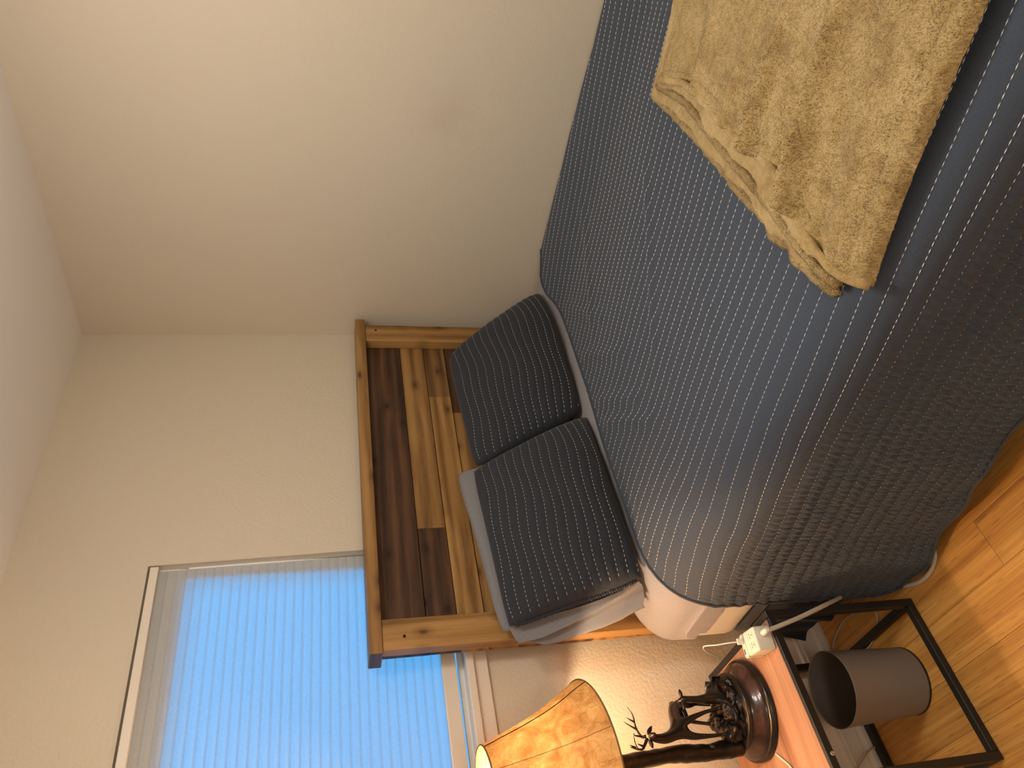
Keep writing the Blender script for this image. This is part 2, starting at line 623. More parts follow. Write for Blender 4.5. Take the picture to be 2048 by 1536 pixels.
ce = box('ceiling', (XL - T, YB - T, CEIL), (2.5, W + T, CEIL + 0.1), M['ceiling'])
tag(ce, 'plain white ceiling', kind='structure')

# right wall, leaning
v = []
for xx in (0, T):
    for yy in (YB - T, W + T):
        for zz in (-0.1, CEIL + 0.05):
            v.append((xr(zz) + xx, yy, zz))
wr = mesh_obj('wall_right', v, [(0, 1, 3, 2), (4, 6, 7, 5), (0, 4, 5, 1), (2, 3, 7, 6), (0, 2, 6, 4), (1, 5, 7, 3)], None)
def _wall_right():
    t = NT('beige_wall_paint_pink_patch')
    v = t.coords()
    big = t.noise(v, 1.7, 2)
    c = t.mix(big, tuple(x * 0.97 for x in WALLC), tuple(x * 1.03 for x in WALLC))
    # faint pinkish patch above the middle of the bed
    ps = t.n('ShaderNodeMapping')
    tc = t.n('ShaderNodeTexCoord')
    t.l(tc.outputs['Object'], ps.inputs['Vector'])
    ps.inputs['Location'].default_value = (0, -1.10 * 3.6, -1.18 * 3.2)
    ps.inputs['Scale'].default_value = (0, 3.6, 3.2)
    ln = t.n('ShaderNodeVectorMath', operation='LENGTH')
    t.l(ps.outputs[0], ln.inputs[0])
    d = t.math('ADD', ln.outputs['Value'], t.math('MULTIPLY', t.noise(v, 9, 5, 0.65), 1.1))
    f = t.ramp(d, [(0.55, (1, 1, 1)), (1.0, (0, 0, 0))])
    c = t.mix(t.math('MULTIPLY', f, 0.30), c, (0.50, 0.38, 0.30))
    h = t.noise(v, 120, 3, 0.5)
    return t.set(c, 0.62, normal=t.bump(h, 0.4, 0.0014))
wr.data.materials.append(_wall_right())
tag(wr, 'bare beige wall along the right side of the bed', kind='structure')
tag(box('wall_left', (XL - T, YB - T, -0.1), (XL, W + T, CEIL + 0.05), M['wall']), 'beige wall left of the camera', kind='structure')
tag(box('wall_front', (XL, YB - T, -0.1), (2.4, YB, CEIL + 0.05), M['wall']), 'beige wall behind the camera', kind='structure')

# back wall with the window opening
WX0, WZ0, WZ1 = -0.05, 1.152, 2.040
def wxr(z): return 1.258 + (2.02 - z) * 0.0285
o_ = [(-0.1, None)]
outer = [(XL, -0.1), (2.45, -0.1), (2.45, CEIL + 0.05), (XL, CEIL + 0.05)]
inner = [(WX0, WZ0), (wxr(WZ0), WZ0), (wxr(WZ1), WZ1), (WX0, WZ1)]
v, f = [], []
for yy in (W, W + T):
    v += [(x, yy, z) for x, z in outer] + [(x, yy, z) for x, z in inner]
for i in range(4):
    j = (i + 1) % 4
    f.append((i, j, 4 + j, 4 + i))
    f.append((8 + j, 8 + i, 12 + i, 12 + j))
    f.append((4 + i, 4 + j, 12 + j, 12 + i))
    f.append((j, i, 8 + i, 8 + j))
tag(mesh_obj('wall_back', v, f, M['wall']), 'beige textured wall behind the headboard, holding the window', kind='structure')

# window: frame, pane, sill, apron
wn = bpy.data.objects.new('window_1', None)
link(wn, None, (0.6, W, WZ0))
tag(wn, 'window behind the pale pleated shade', kind='structure')
FY0, FY1 = W + 0.026, W + 0.10
fx0, fx1, fz0, fz1 = 0.0, 1.212, 1.195, 1.935
box('frame_rail', (WX0, FY0, fz1), (wxr(1.9) - 0.002, FY1, WZ1), M['white_frame'], wn, 0.003)
box('frame_rail', (WX0, FY0, WZ0), (wxr(1.2) - 0.002, FY1, fz0 - 0.022), M['white_frame'], wn, 0.003)
box('frame_stile', (fx1, FY0, fz0 - 0.022), (wxr(1.6), FY1, fz1), M['white_frame'], wn, 0.003)
box('frame_stile', (WX0, FY0, fz0 - 0.022), (fx0, FY1, fz1), M['white_frame'], wn, 0.003)
box('pane', (fx0 - 0.01, FY1 - 0.022, fz0 - 0.03), (fx1 + 0.01, FY1 - 0.018, fz1 + 0.01), M['pane'], wn)
box('sill', (WX0 - 0.09, W - 0.026, 1.134), (wxr(1.15) + 0.085, FY0 + 0.004, WZ0 + 0.004), M['trim'], wn, 0.003, 2)
box('apron', (WX0 - 0.07, W - 0.012, 1.092), (wxr(1.1) + 0.06, W + 0.002, 1.135), M['trim'], wn, 0.002)

# baseboard with a moulded profile
prof = [(W + 0.001, 0.0), (W - 0.030, 0.0), (W - 0.034, 0.012), (W - 0.034, 0.032), (W - 0.026, 0.042), (W - 0.018, 0.045),
        (W - 0.018, 0.082), (W - 0.025, 0.086), (W - 0.026, 0.092), (W - 0.022, 0.097), (W - 0.025, 0.101), (W - 0.025, 0.108),
        (W - 0.017, 0.113), (W - 0.015, 0.135), (W - 0.010, 0.142), (W + 0.001, 0.142)]
v = [(xx, y, z) for xx in (XL, 2.29) for y, z in prof]
n = len(prof)
f = [(i, (i + 1) % n, n + (i + 1) % n, n + i) for i in range(n)] + [tuple(range(n))[::-1], tuple(range(n, 2 * n))]
bb = mesh_obj('baseboard_back', v, f, M['trim'])
tag(bb, 'cream moulded baseboard behind the nightstand', kind='structure')

# ------------------------------------------------------------------ window shade
sh = thing('window_shade', 'pale pleated cellular shade lit blue, lowered over the window', 'window shade', (0.6, W + 0.01, 1.182))
SX0, SX1 = WX0 + 0.006, 1.245
box('head_rail', (SX0, W - 0.004, 2.010), (wxr(2.03) - 0.006, W + 0.034, 2.033), M['trim'], sh, 0.0025, 2)
box('bottom_rail', (SX0, W + 0.002, 1.181), (wxr(1.2) - 0.014, W + 0.026, 1.222), M['trim'], sh, 0.003, 2)
def pleats():
    v, f = [], []
    z, k = 2.011, 0
    P = 0.0254
    while z > 1.222 + 0.004:
        for dz, dy in ((0.0, 0.0160), (0.0040, 0.0115), (0.0125, 0.0100), (0.0215, 0.0120)):
            if z - dz < 1.2215: break
            xe = wxr(z) - 0.0125 - 0.0022 * (dy < 0.011)
            v += [(SX0, W + dy, z - dz), (xe, W + dy, z - dz)]
        z -= P
    v += [(SX0, W + 0.013, 1.205), (wxr(1.2) - 0.013, W + 0.013, 1.205)]
    for i in range(len(v) // 2 - 1):
        f.append((2 * i, 2 * i + 1, 2 * i + 3, 2 * i + 2))
    return v, f
mesh_obj('pleated_fabric', *pleats(), M['cell'], sh)

# ------------------------------------------------------------------ headboard
hb = thing('headboard', 'rustic headboard of mixed light and dark pine planks against the beige wall', 'headboard', (1.55, 1.99, 0.0))
HX0, HX1, HY = 0.895, 2.212, 1.955
box('top_rail', (0.887, 1.950, 1.392), (2.240, 2.045, 1.4285), M['pine'], hb, 0.0025, 2)
box('end_grain', (0.8862, 1.9535, 1.3955), (0.8872, 2.0415, 1.425), M['end_grain'], hb)
for a, b in ((HX0, HX0 + 0.089), (HX1 - 0.089, HX1)):
    s_ = box('stile', (a, HY, 0.0), (b, HY + 0.0385, 1.3915), M['pine_z'], hb, 0.002, 2)
    # dark screw hole near the top of the stile
    hole_x = a + (0.036 if a < 1 else 0.060)
    hole_z = 1.332 if a < 1 else 1.352
    V = [(hole_x + 0.0045 * math.cos(t), HY - 0.0006, hole_z + 0.0045 * math.sin(t)) for t in np.linspace(0, 2 * math.pi, 14, endpoint=False)]
    V2 = [(x, HY + 0.003, z) for x, y, z in V]
    mesh_obj('screw_hole', V + V2, [tuple(range(14))] + [(i, (i + 1) % 14, 14 + (i + 1) % 14, 14 + i) for i in range(14)], M['black_gloss'], s_)
rows = [(1.262, 1.3905), (1.172, 1.262), (1.0905, 1.172), (1.003, 1.0905), (0.915, 1.003), (0.78, 0.915), (0.64, 0.78), (0.50, 0.64), (0.36, 0.50)]
cuts = [[(0.896, 2.211, 'pine_dark')],
        [(0.896, 1.300, 'pine_dark'), (1.300, 2.211, 'pine')],
        [(0.896, 1.868, 'pine'), (1.868, 2.211, 'pine_mid')],
        [(0.896, 1.789, 'pine'), (1.789, 2.211, 'pine_dark')],
        [(0.896, 1.5, 'pine_mid'), (1.5, 2.211, 'pine')],
        [(0.896, 2.211, 'pine_dark')], [(0.896, 1.7, 'pine'), (1.7, 2.211, 'pine_mid')], [(0.896, 2.211, 'pine')], [(0.896, 2.211, 'pine_dark')]]
for (z0, z1), cs in zip(rows, cuts):
    for a, b, m in cs:
        dy = random.uniform(-0.0008, 0.0008)
        bm = bmesh.new()
        add_box(bm, (a + 0.0007, HY + 0.0392 + dy, z0 + 0.0012), (b - 0.0007, HY + 0.0572 + dy, z1 - 0.0012), 0.0012, 1)
        add_box(bm, (a + 0.0001, HY + 0.050 + dy, z0 + 0.0001), (b - 0.0001, HY + 0.0568 + dy, z1 - 0.0001))   # tongue behind the joint
        o = bm_obj('plank', bm, M[m], hb, (random.uniform(a, b), HY + 0.045, (z0 + z1) / 2))
        if m == 'pine_dark': o['label'] = 'dark stained plank'

# ------------------------------------------------------------------ bed base, mattress, sheet
def rounded_box(center, half, radii, n=(24, 24, 10)):
    """cube grid pushed to a rounded box with an ellipsoidal corner; returns verts, faces"""
    bm = bmesh.new()
    faces = []
    idx = {}
    V = []
    def vid(i, j, k):
        key = (i, j, k)
        if key not in idx:
            idx[key] = len(V)
            p = np.array([2 * i / n[0] - 1, 2 * j / n[1] - 1, 2 * k / n[2] - 1])
            V.append(p)
        return idx[key]
    bm.free()
    for k in (0, n[2]):
        for i in range(n[0]):
            for j in range(n[1]):
                q = [vid(i, j, k), vid(i + 1, j, k), vid(i + 1, j + 1, k), vid(i, j + 1, k)]
                faces.append(q if k else q[::-1])
    for j in (0, n[1]):
        for i in range(n[0]):
            for k in range(n[2]):
                q = [vid(i, j, k), vid(i + 1, j, k), vid(i + 1, j, k + 1), vid(i, j, k + 1)]
                faces.append(q if j == 0 else q[::-1])
    for i in (0, n[0]):
        for j in range(n[1]):
            for k in range(n[2]):
                q = [vid(i, j, k), vid(i, j + 1, k), vid(i, j + 1, k + 1), vid(i, j, k + 1)]
                faces.append(q if i else q[::-1])
    V = np.array(V)
    half = np.array(half); radii = np.array(radii)
    # spread samples so that corners get enough
    V = np.sign(V) * (1 - (1 - np.abs(V)) ** 1.6)
    p = V * half
    inner = np.maximum(half - radii, 0)
    c = np.clip(p, -inner, inner)
    d = (p - c) / radii
    l = np.linalg.norm(d, axis=1)
    m = np.max(np.abs(d), axis=1)
    s = np.where(l > 1e-9, m / np.maximum(l, 1e-9), 0)
    out = c + d * s[:, None] * radii
    return out + np.array(center), faces

BX0, BX1, BY0, BY1 = 0.838, 2.262, 0.05, 1.948
bed = thing('bed_base', 'low bed base in slate and navy cloth under the mattress', 'bed base', (1.55, 1.0, 0.0))
box('platform', (0.856, 0.07, 0.313), (2.235, 1.944, 0.362), M['slate'], bed, 0.010, 3)
box('side_panel', (0.862, 0.09, 0.10), (2.225, 1.94, 0.309), M['navy'], bed, 0.008, 2)
for lx in (0.93, 2.15):
    for ly in (0.2, 1.05):
        box('leg', (lx - 0.03, ly - 0.03, 0.0), (lx + 0.03, ly + 0.03, 0.105), M['black_metal'], bed, 0.003)
def skirt():
    ys = np.linspace(1.25, 1.962, 70)
    zs = np.linspace(0, 1, 16)
    V = []
    for t in zs:
        for y in ys:
            end = smooth01((y - 1.62) / 0.32)
            zb = 0.035 + 0.09 * end
            z = 0.305 + (zb - 0.305) * t
            x = 0.858 - 0.012 * t + 0.010 * t * math.sin(y * 47) + 0.005 * t * math.sin(y * 90 + 3 * t) - 0.02 * t * end
            V.append((x, y, z))
    return V, grid_faces(len(ys), len(zs))
mesh_obj('skirt', *skirt(), M['navy'], bed, smooth=True)

cz, hz = (0.364 + 0.684) / 2, (0.684 - 0.364) / 2
def shoulder(V, top, xe, off):
    d = np.clip((1.04 - V[:, 0]) / (1.04 - xe), 0, 0.985)
    zl = 0.475 + (top - 0.475) * (1 - d ** 3.0) ** (1 / 3.0) - off
    d2 = np.clip((V[:, 1] - 1.83) / 0.13, 0, 0.97)
    zl = zl - 0.06 * (1 - (1 - d2 ** 2.2) ** (1 / 2.2))
    V[:, 2] = np.where(V[:, 2] > 0.44, np.minimum(V[:, 2], np.maximum(zl, 0.44 + (V[:, 2] - 0.44) * 0.5)), V[:, 2])
    return V
Vm, Fm = rounded_box(((BX0 + BX1) / 2, (BY0 + BY1) / 2, cz), ((BX1 - BX0) / 2, (BY1 - BY0) / 2, hz), (0.05, 0.05, 0.04), (40, 40, 14))
Vm = shoulder(Vm, 0.684, BX0, 0.004)
mt = mesh_obj('mattress', Vm, Fm, M['mattress'], None, (1.55, 1.0, 0.364), True)
tag(mt, 'cream mattress whose bare side shows below the grey fitted sheet', 'mattress')

def wave(x, y, s=0):
    return (np.sin(x * 9.1 + y * 4.7 + s) * 0.5 + np.sin(x * -5.3 + y * 11.9 + 1.3 + s) * 0.35 + np.sin(x * 17.0 + y * 8.3 + 2.1 + s) * 0.2)

TOP = 0.700
def ztop(x, y):
    """the surface of the made bed (quilt level)"""
    z = TOP + 0.040 * smooth01((x - 1.98) / 0.30) + 0.0035 * wave(x, y)
    return z

Vs, Fs = rounded_box(((BX0 + BX1) / 2, (BY0 + BY1) / 2, cz + 0.002), ((BX1 - BX0) / 2 + 0.005, (BY1 - BY0) / 2 + 0.004, hz + 0.003), (0.05, 0.05, 0.04), (70, 90, 26))
Vs = shoulder(Vs, 0.689, BX0 - 0.005, 0.0)
# lift towards the wall and wrinkle where the jersey is pulled
lift = 0.036 * smooth01((Vs[:, 0] - 1.98) / 0.30) * smooth01((Vs[:, 2] - 0.55) / 0.1)
Vs[:, 2] += lift
fold = 0.004 * np.sin(Vs[:, 0] * 40 + Vs[:, 1] * 55) * np.exp(-((Vs[:, 1] - 1.72) / 0.10) ** 2) * smooth01((Vs[:, 2] - 0.6) / 0.06)
hemw = 0.003 * np.sin(Vs[:, 1] * 60 + Vs[:, 2] * 30) * smooth01((0.60 - Vs[:, 2]) / 0.12)
Vs[:, 2] += fold * 0.6
Vs[:, 0] -= np.where(Vs[:, 0] < 1.0, np.abs(hemw), 0)
def hemz(y): return 0.487 + 0.02 * np.clip((y - 1.7) / 0.25, 0, 1)
keep = [fc for fc in Fs if np.mean([Vs[i][2] for i in fc]) > hemz(np.mean([Vs[i][1] for i in fc])) - 0.004]
used = sorted({i for fc in keep for i in fc})
mp_ = {a: b for b, a in enumerate(used)}
fs = mesh_obj('fitted_sheet', Vs[used], [[mp_[i] for i in fc] for fc in keep], M['sheet'], None, (1.55, 1.0, 0.5), True)
tag(fs, 'heathered grey fitted sheet stretched over the mattress at the pillow end', 'bed sheet')

# ------------------------------------------------------------------ quilt
SLOPE, PITCHQ = 0.165, 0.0345
RX0 = 2.272
hem_tab = ([0.0, 0.2, 0.60, 0.80, 0.945, 1.061, 1.134, 1.234, 1.387, 1.484, 1.63, 1.70], [0.135, 0.14, 0.142, 0.144, 0.141, 0.138, 0.122, 0.076, 0.046, 0.026, 0.014, 0.016])
def n_edge(y):
    return 3.5 - 0.85 * smooth01((y - 1.15) / 0.5)
def prof_q(y):
    xs = np.arange(RX0, 1.06, -0.0125)
    z = ztop(xs, y)
    ridge = np.zeros_like(xs)
    for (ax, ay, bx, by, amp, wd) in ((1.39, 1.60, 1.22, 1.40, 0.010, 0.016), (1.50, 1.62, 1.34, 1.44, 0.008, 0.018), (1.70, 1.62, 1.50, 1.42, 0.007, 0.02),
                                      (1.69, 0.96, 1.36, 1.22, 0.006, 0.014), (1.25, 0.97, 1.05, 1.03, 0.0018, 0.016), (1.95, 1.62, 1.72, 1.46, 0.006, 0.018),
                                      (2.05, 1.3, 1.75, 1.5, 0.004, 0.02)):
        d = np.array([bx - ax, by - ay]); L = np.linalg.norm(d); d /= L
        s = (xs - ax) * d[0] + (y - ay) * d[1]
        t = -(xs - ax) * d[1] + (y - ay) * d[0]
        env = np.exp(-(np.maximum(0, np.maximum(-s, s - L)) / 0.05) ** 2)
        ridge += amp * env * np.exp(-(t / wd) ** 2)
    z = z + ridge
    th = np.linspace(0, math.pi / 2, 26)[1:]
    e = 2 / n_edge(y)
    xc, zc = 1.06, 0.475
    zt = z[-1]
    xa = xc - 0.243 * np.sin(th) ** e
    za = zc + (zt - zc) * np.cos(th) ** e
    zd = np.linspace(zc, 0.0, 46)[1:]
    t = (zc - zd) / zc
    xd = 0.817 - 0.004 * t + t * 0.010 * math.sin(y * 15.0 + 0.6) + t * t * 0.006 * math.sin(y * 33.0) - 0.012 * t * t
    P = np.stack([np.concatenate([xs, xa, xd]), np.concatenate([z, za, zd])], 1)
    s = np.concatenate([[0], np.cumsum(np.linalg.norm(np.diff(P, axis=0), axis=1))])
    hz_ = np.interp(y, *hem_tab)
    L = np.interp(-hz_, -P[-46:, 1], s[-46:])
    return P, s, L
NYT = 240
_ytab = np.linspace(-0.02, 1.78, NYT)
_ptab = [prof_q(y) for y in _ytab]
_Ltab = np.array([p[2] for p in _ptab])
def Lq(y): return np.interp(y, _ytab, _Ltab)
QY0 = 0.02
def ye(a):
    a = np.asarray(a, float)
    e = 1.688 + 0.012 * np.sin(a * 14) * 0.3
    e = e - 0.085 * smooth01((0.035 - a) / 0.035) + 0.022 * np.exp(-((a - 0.06) / 0.035) ** 2)
    e = e - 0.055 * np.clip((a - 0.965) / 0.035, 0, 1) ** 2
    e = e - 0.020 * smooth01((a - 0.78) / 0.2)
    return e
NU, NV = 340, 350
A = np.linspace(0, 1, NU)
Bv = np.linspace(0, 1, NV)
QP = np.zeros((NV, NU, 3)); QUV = np.zeros((NV, NU, 2))
for j, b in enumerate(Bv):
    yy = QY0 + (ye(A) - QY0) * b
    u = A * Lq(yy)
    fi = (yy - _ytab[0]) / (_ytab[1] - _ytab[0])
    i0 = np.clip(np.floor(fi).astype(int), 0, NYT - 2)
    fr = fi - i0
    for ii in np.unique(i0):
        m = i0 == ii
        for w_, kk in ((1 - fr[m], ii), (fr[m], ii + 1)):
            P, s, L = _ptab[kk]
            QP[j, m, 0] += w_ * np.interp(u[m], s, P[:, 0])
            QP[j, m, 2] += w_ * np.interp(u[m], s, P[:, 1])
    QP[j, :, 1] = yy
    QUV[j, :, 0] = u
    QUV[j, :, 1] = yy
def grid_normals(G):
    du = np.gradient(G, axis=1); dv = np.gradient(G, axis=0)
    n = np.cross(du, dv)
    n /= np.maximum(np.linalg.norm(n, axis=2, keepdims=True), 1e-9)
    return n
QN = grid_normals(QP)
if QN[NV // 2, NU // 3, 2] < 0: QN = -QN
ph = (QUV[:, :, 0] - SLOPE * QUV[:, :, 1]) / PITCHQ
side = smooth01((0.60 - QP[:, :, 2]) / 0.10)
puff = np.abs(np.sin(math.pi * ph)) ** 0.7
pk = np.sin(QUV[:, :, 1] * 310 + 2.5 * np.sin(ph * 2.1) + 3 * np.sin(QUV[:, :, 0] * 31)) * np.sin(math.pi * ph) ** 2
disp = 0.0016 * puff + side * (0.0042 * puff + 0.0034 * pk) + 0.0002 * pk
QD = QP + QN * disp[:, :, None]
q = mesh_obj('quilt', QD.reshape(-1, 3), grid_faces(NU, NV), M['quilt'], None, (1.55, 1.0, 0.7), True, QUV.reshape(-1, 2))
pa = q.data.attributes.new('pucker', 'FLOAT', 'POINT')
headw = 0.10 * smooth01((QP[:, :, 1] - 1.25) / 0.3) * smooth01((1.25 - QP[:, :, 0]) / 0.2)
pa.data.foreach_set('value', (0.07 + 0.75 * side + headw).ravel().astype(np.float32))
tag(q, 'slate blue quilt with white running stitches covering the bed and hanging to the floor', 'quilt')

def q_at(u, y):
    """point and normal on the finished quilt at cloth position (u, y)"""
    a = u / Lq(y)
    b = (y - QY0) / (ye(a) - QY0)
    x = np.clip(a * (NU - 1), 0, NU - 1.001); z = np.clip(b * (NV - 1), 0, NV - 1.001)
    i, j = np.floor(x).astype(int), np.floor(z).astype(int)
    fx, fz = (x - i)[:, None], (z - j)[:, None]
    def bl(G): return (G[j, i] * (1 - fx) + G[j, i + 1] * fx) * (1 - fz) + (G[j + 1, i] * (1 - fx) + G[j + 1, i + 1] * fx) * fz
    return bl(QD), bl(QN), a, b

def stitch_mesh(P0, P1, N, wid, hgt):
    """elongated six-vertex stitches from P0 to P1"""
    n = len(P0)
    t = P1 - P0
    s = np.cross(t, N)
    s /= np.maximum(np.linalg.norm(s, axis=1, keepdims=True), 1e-9)
    c = (P0 + P1) / 2
    V = np.stack([P0, c + s * wid, P1, c - s * wid, c + N * hgt, c - N * hgt * 0.5], 1).reshape(-1, 3)
    base = (np.arange(n) * 6)[:, None]
    fa = np.array([[0, 1, 4], [1, 2, 4], [2, 3, 4], [3, 0, 4], [1, 0, 5], [2, 1, 5], [3, 2, 5], [0, 3, 5]])
    Fc = (base[:, :, None] + fa[None]).reshape(-1, 3)
    return V, Fc

us, ys = [], []
DP = 0.0127
for kq in range(-9, 60):
    uk = (kq + 0.0) * PITCHQ
    yv = np.arange(0.03 + (kq % 5) * 0.0023, 1.70, DP)
    uv_ = uk + SLOPE * yv
    us.append(uv_); ys.append(yv)
us, ys = np.concatenate(us), np.concatenate(ys)
L_ = Lq(ys)
ok = (us > 0.004) & (us < L_ - 0.012)
us, ys = us[ok], ys[ok]
ok = (ys + 0.01) < ye(us / Lq(ys)) - 0.004
us, ys = us[ok], ys[ok]
P0, N0, a_, b_ = q_at(us, ys)
sd = smooth01((0.62 - P0[:, 2]) / 0.10)        # on the hanging side the thread sinks into the puckers
ln_ = DP * (0.86 - 0.52 * sd)
P1, N1, _, _ = q_at(us + SLOPE * ln_, ys + ln_)
Vt, Ft = stitch_mesh(P0 + N0 * 0.0004, P1 + N1 * 0.0004, N0, (0.00085 - 0.0003 * sd)[:, None], (0.0009 - 0.0004 * sd)[:, None])
st = mesh_obj('stitching', Vt, Ft, M['thread'], q)
st['kind'] = 'stuff'
st['label'] = 'white running stitches'
# bound edge: head end, then down the hanging corner and along the hem
edge = [Vector(QD[NV - 1, i] + QN[NV - 1, i] * 0.001) for i in range(0, NU, 3)] + [Vector(QD[j, NU - 1] + QN[j, NU - 1] * 0.001) for j in range(NV - 3, -1, -4)]
V, Fc = tube_data(edge, 0.0042, 6)
mesh_obj('binding', [tuple(x) for x in V], Fc, M['quilt_edge'], q, smooth=True)

# ------------------------------------------------------------------ pillows
def pillow_grid(TL, TR, BR, BL, thick, ns=46, nt=40, pinch=0.03, front=(0, -1, 0), sag=0.0, seed=0, rnd=0.12):
    TL, TR, BR, BL = [np.array(p, float) for p in (TL, TR, BR, BL)]
    s = np.linspace(0, 1, ns); t = np.linspace(0, 1, nt)
    S, Tt = np.meshgrid(s, t)
    S3, T3 = S[..., None], Tt[..., None]
    a_, b_ = 2 * S3 - 1, 2 * T3 - 1
    S3, T3 = 0.5 + 0.5 * a_ * np.sqrt(1 - rnd * b_ ** 6), 0.5 + 0.5 * b_ * np.sqrt(1 - rnd * a_ ** 6)
    C = (TL * (1 - S3) + TR * S3) * (1 - T3) + (BL * (1 - S3) + BR * S3) * T3
    # edges bow in between the corners
    es, et = 4 * S * (1 - S), 4 * Tt * (1 - Tt)
    cx = (TL + TR + BR + BL) / 4
    bow = pinch * (np.where(Tt < .5, 1, 1) * es * np.abs(2 * Tt - 1) ** 2 + et * np.abs(2 * S - 1) ** 2)
    C = C + (cx - C) * bow[..., None]
    n = np.cross(TR - TL, BL - TL)
    n /= np.linalg.norm(n)
    if n @ np.array(front) < 0: n = -n
    prof = (np.clip(es, 0, 1) ** 0.42) * (np.clip(et, 0, 1) ** 0.42)
    low = 1 + sag * (Tt - 0.5)
    rg = np.random.default_rng(seed)
    wob = sum(rg.uniform(-1, 1) * np.sin(2 * math.pi * (rg.uniform(.5, 2.2) * S + rg.uniform(.5, 2.2) * Tt) + rg.uniform(0, 6)) for _ in range(5)) * 0.0045
    F_ = C + n * (thick * 0.55 * prof * low + wob * prof)[..., None]
    B_ = C - n * (thick * 0.45 * prof * low)[..., None]
    return F_, B_, n, S, Tt

def pillow_mesh(name, Fg, Bg, mat, parent=None, base=None):
    nt, ns, _ = Fg.shape
    V = np.concatenate([Fg.reshape(-1, 3), Bg.reshape(-1, 3)])
    fa = grid_faces(ns, nt).tolist()
    off = nt * ns
    fb = [[off + i for i in f[::-1]] for f in fa]
    rim = [(0, i) for i in range(ns)] + [(j, ns - 1) for j in range(1, nt)] + [(nt - 1, i) for i in range(ns - 2, -1, -1)] + [(j, 0) for j in range(nt - 2, 0, -1)]
    ids = [j * ns + i for j, i in rim]
    fr = []
    for a, b in zip(ids, ids[1:] + ids[:1]):
        fr.append([b, a, off + a, off + b])
    o = mesh_obj(name, V, fa + fb + fr, mat, parent, base, True)
    bm = bmesh.new(); bm.from_mesh(o.data)
    bmesh.ops.remove_doubles(bm, verts=bm.verts, dist=0.0002)
    bmesh.ops.recalc_face_normals(bm, faces=bm.faces)
    bm.to_mesh(o.data); bm.free()
    o.data.polygons.foreach_set('use_smooth', [True] * len(o.data.polygons))
    return o

def sham(TL, TR, BR, BL, label, seed, thick=0.13, rnd=0.1, gathered=False, skew=0.0, rows_n=15):
    Fg, Bg, n, S, Tt = pillow_grid(TL, TR, BR, BL, thick, 70, 90, 0.012, seed=seed, sag=0.5, rnd=rnd)
    rowp = Tt * rows_n + 0.25 * np.sin(S * 5 + seed) + 0.12 * np.sin(S * 13 + Tt * 9)
    nn = grid_normals(Fg)
    if np.mean(nn @ n) < 0: nn = -nn
    edgef = np.clip(np.minimum(np.minimum(S, 1 - S), np.minimum(Tt, 1 - Tt)) / 0.04, 0, 1)
    Fg = Fg + nn * ((0.0035 * np.abs(np.sin(math.pi * rowp)) ** 0.6) * edgef)[..., None]
    base = (np.array(BL) + np.array(BR)) / 2
    root = pillow_mesh('pillow_sham', Fg, Bg, M['sham'], None, tuple(base))
    tag(root, label, 'pillow', 'charcoal pillow shams against the headboard')
    nt, ns, _ = Fg.shape
    def at(s, t):
        x = np.clip(s * (ns - 1), 0, ns - 1.001); y = np.clip(t * (nt - 1), 0, nt - 1.001)
        i, j = np.floor(x).astype(int), np.floor(y).astype(int)
        fx, fy = (x - i)[:, None], (y - j)[:, None]
        def bl(G): return (G[j, i] * (1 - fx) + G[j, i + 1] * fx) * (1 - fy) + (G[j + 1, i] * (1 - fx) + G[j + 1, i + 1] * fx) * fy
        return bl(Fg), bl(nn)
    wlen = np.linalg.norm(np.array(TR) - np.array(TL))
    ds = 0.0118 / wlen
    A0, A1, NN = [], [], []
    for r in range(1, rows_n + 1):
        s0 = np.arange(0.025 + (r % 3) * 0.004, 0.97, ds)
        def tt(s):
            t = np.full_like(s, r / rows_n)
            for _ in range(5):
                t = (r - 0.25 * np.sin(s * 5 + seed) - 0.12 * np.sin(s * 13 + t * 9)) / rows_n
            return t
        t0, t1 = tt(s0), tt(s0 + ds * 0.72)
        good = (t0 > 0.015) & (t0 < 0.985)
        s0, t0, t1 = s0[good], t0[good], t1[good]
        if not len(s0): continue
        p0, n0 = at(s0, t0); p1, n1 = at(s0 + ds * 0.72, t1)
        A0.append(p0 + n0 * 0.0006); A1.append(p1 + n1 * 0.0006); NN.append(n0)
    Vt, Ft = stitch_mesh(np.concatenate(A0), np.concatenate(A1), np.concatenate(NN), 0.0007, 0.0009)
    o = mesh_obj('stitching', Vt, Ft, M['thread'], root)
    o['kind'] = 'stuff'; o['label'] = 'white running stitches'
    if gathered:
        # elasticated opening on the side facing the nightstand
        P = catmull([tuple(Fg[j, 0]) for j in range(4, nt - 3, 8)], 16)
        rr = [0.0055 * (1 + 0.35 * math.sin(i * 1.9) + 0.15 * math.sin(i * 0.7)) for i in range(len(P))]
        V, Fc = tube_data(P, rr, 8)
        mesh_obj('gathered_edge', [tuple(v) for v in V], Fc, M['sham'], root, smooth=True)
    return root, Fg

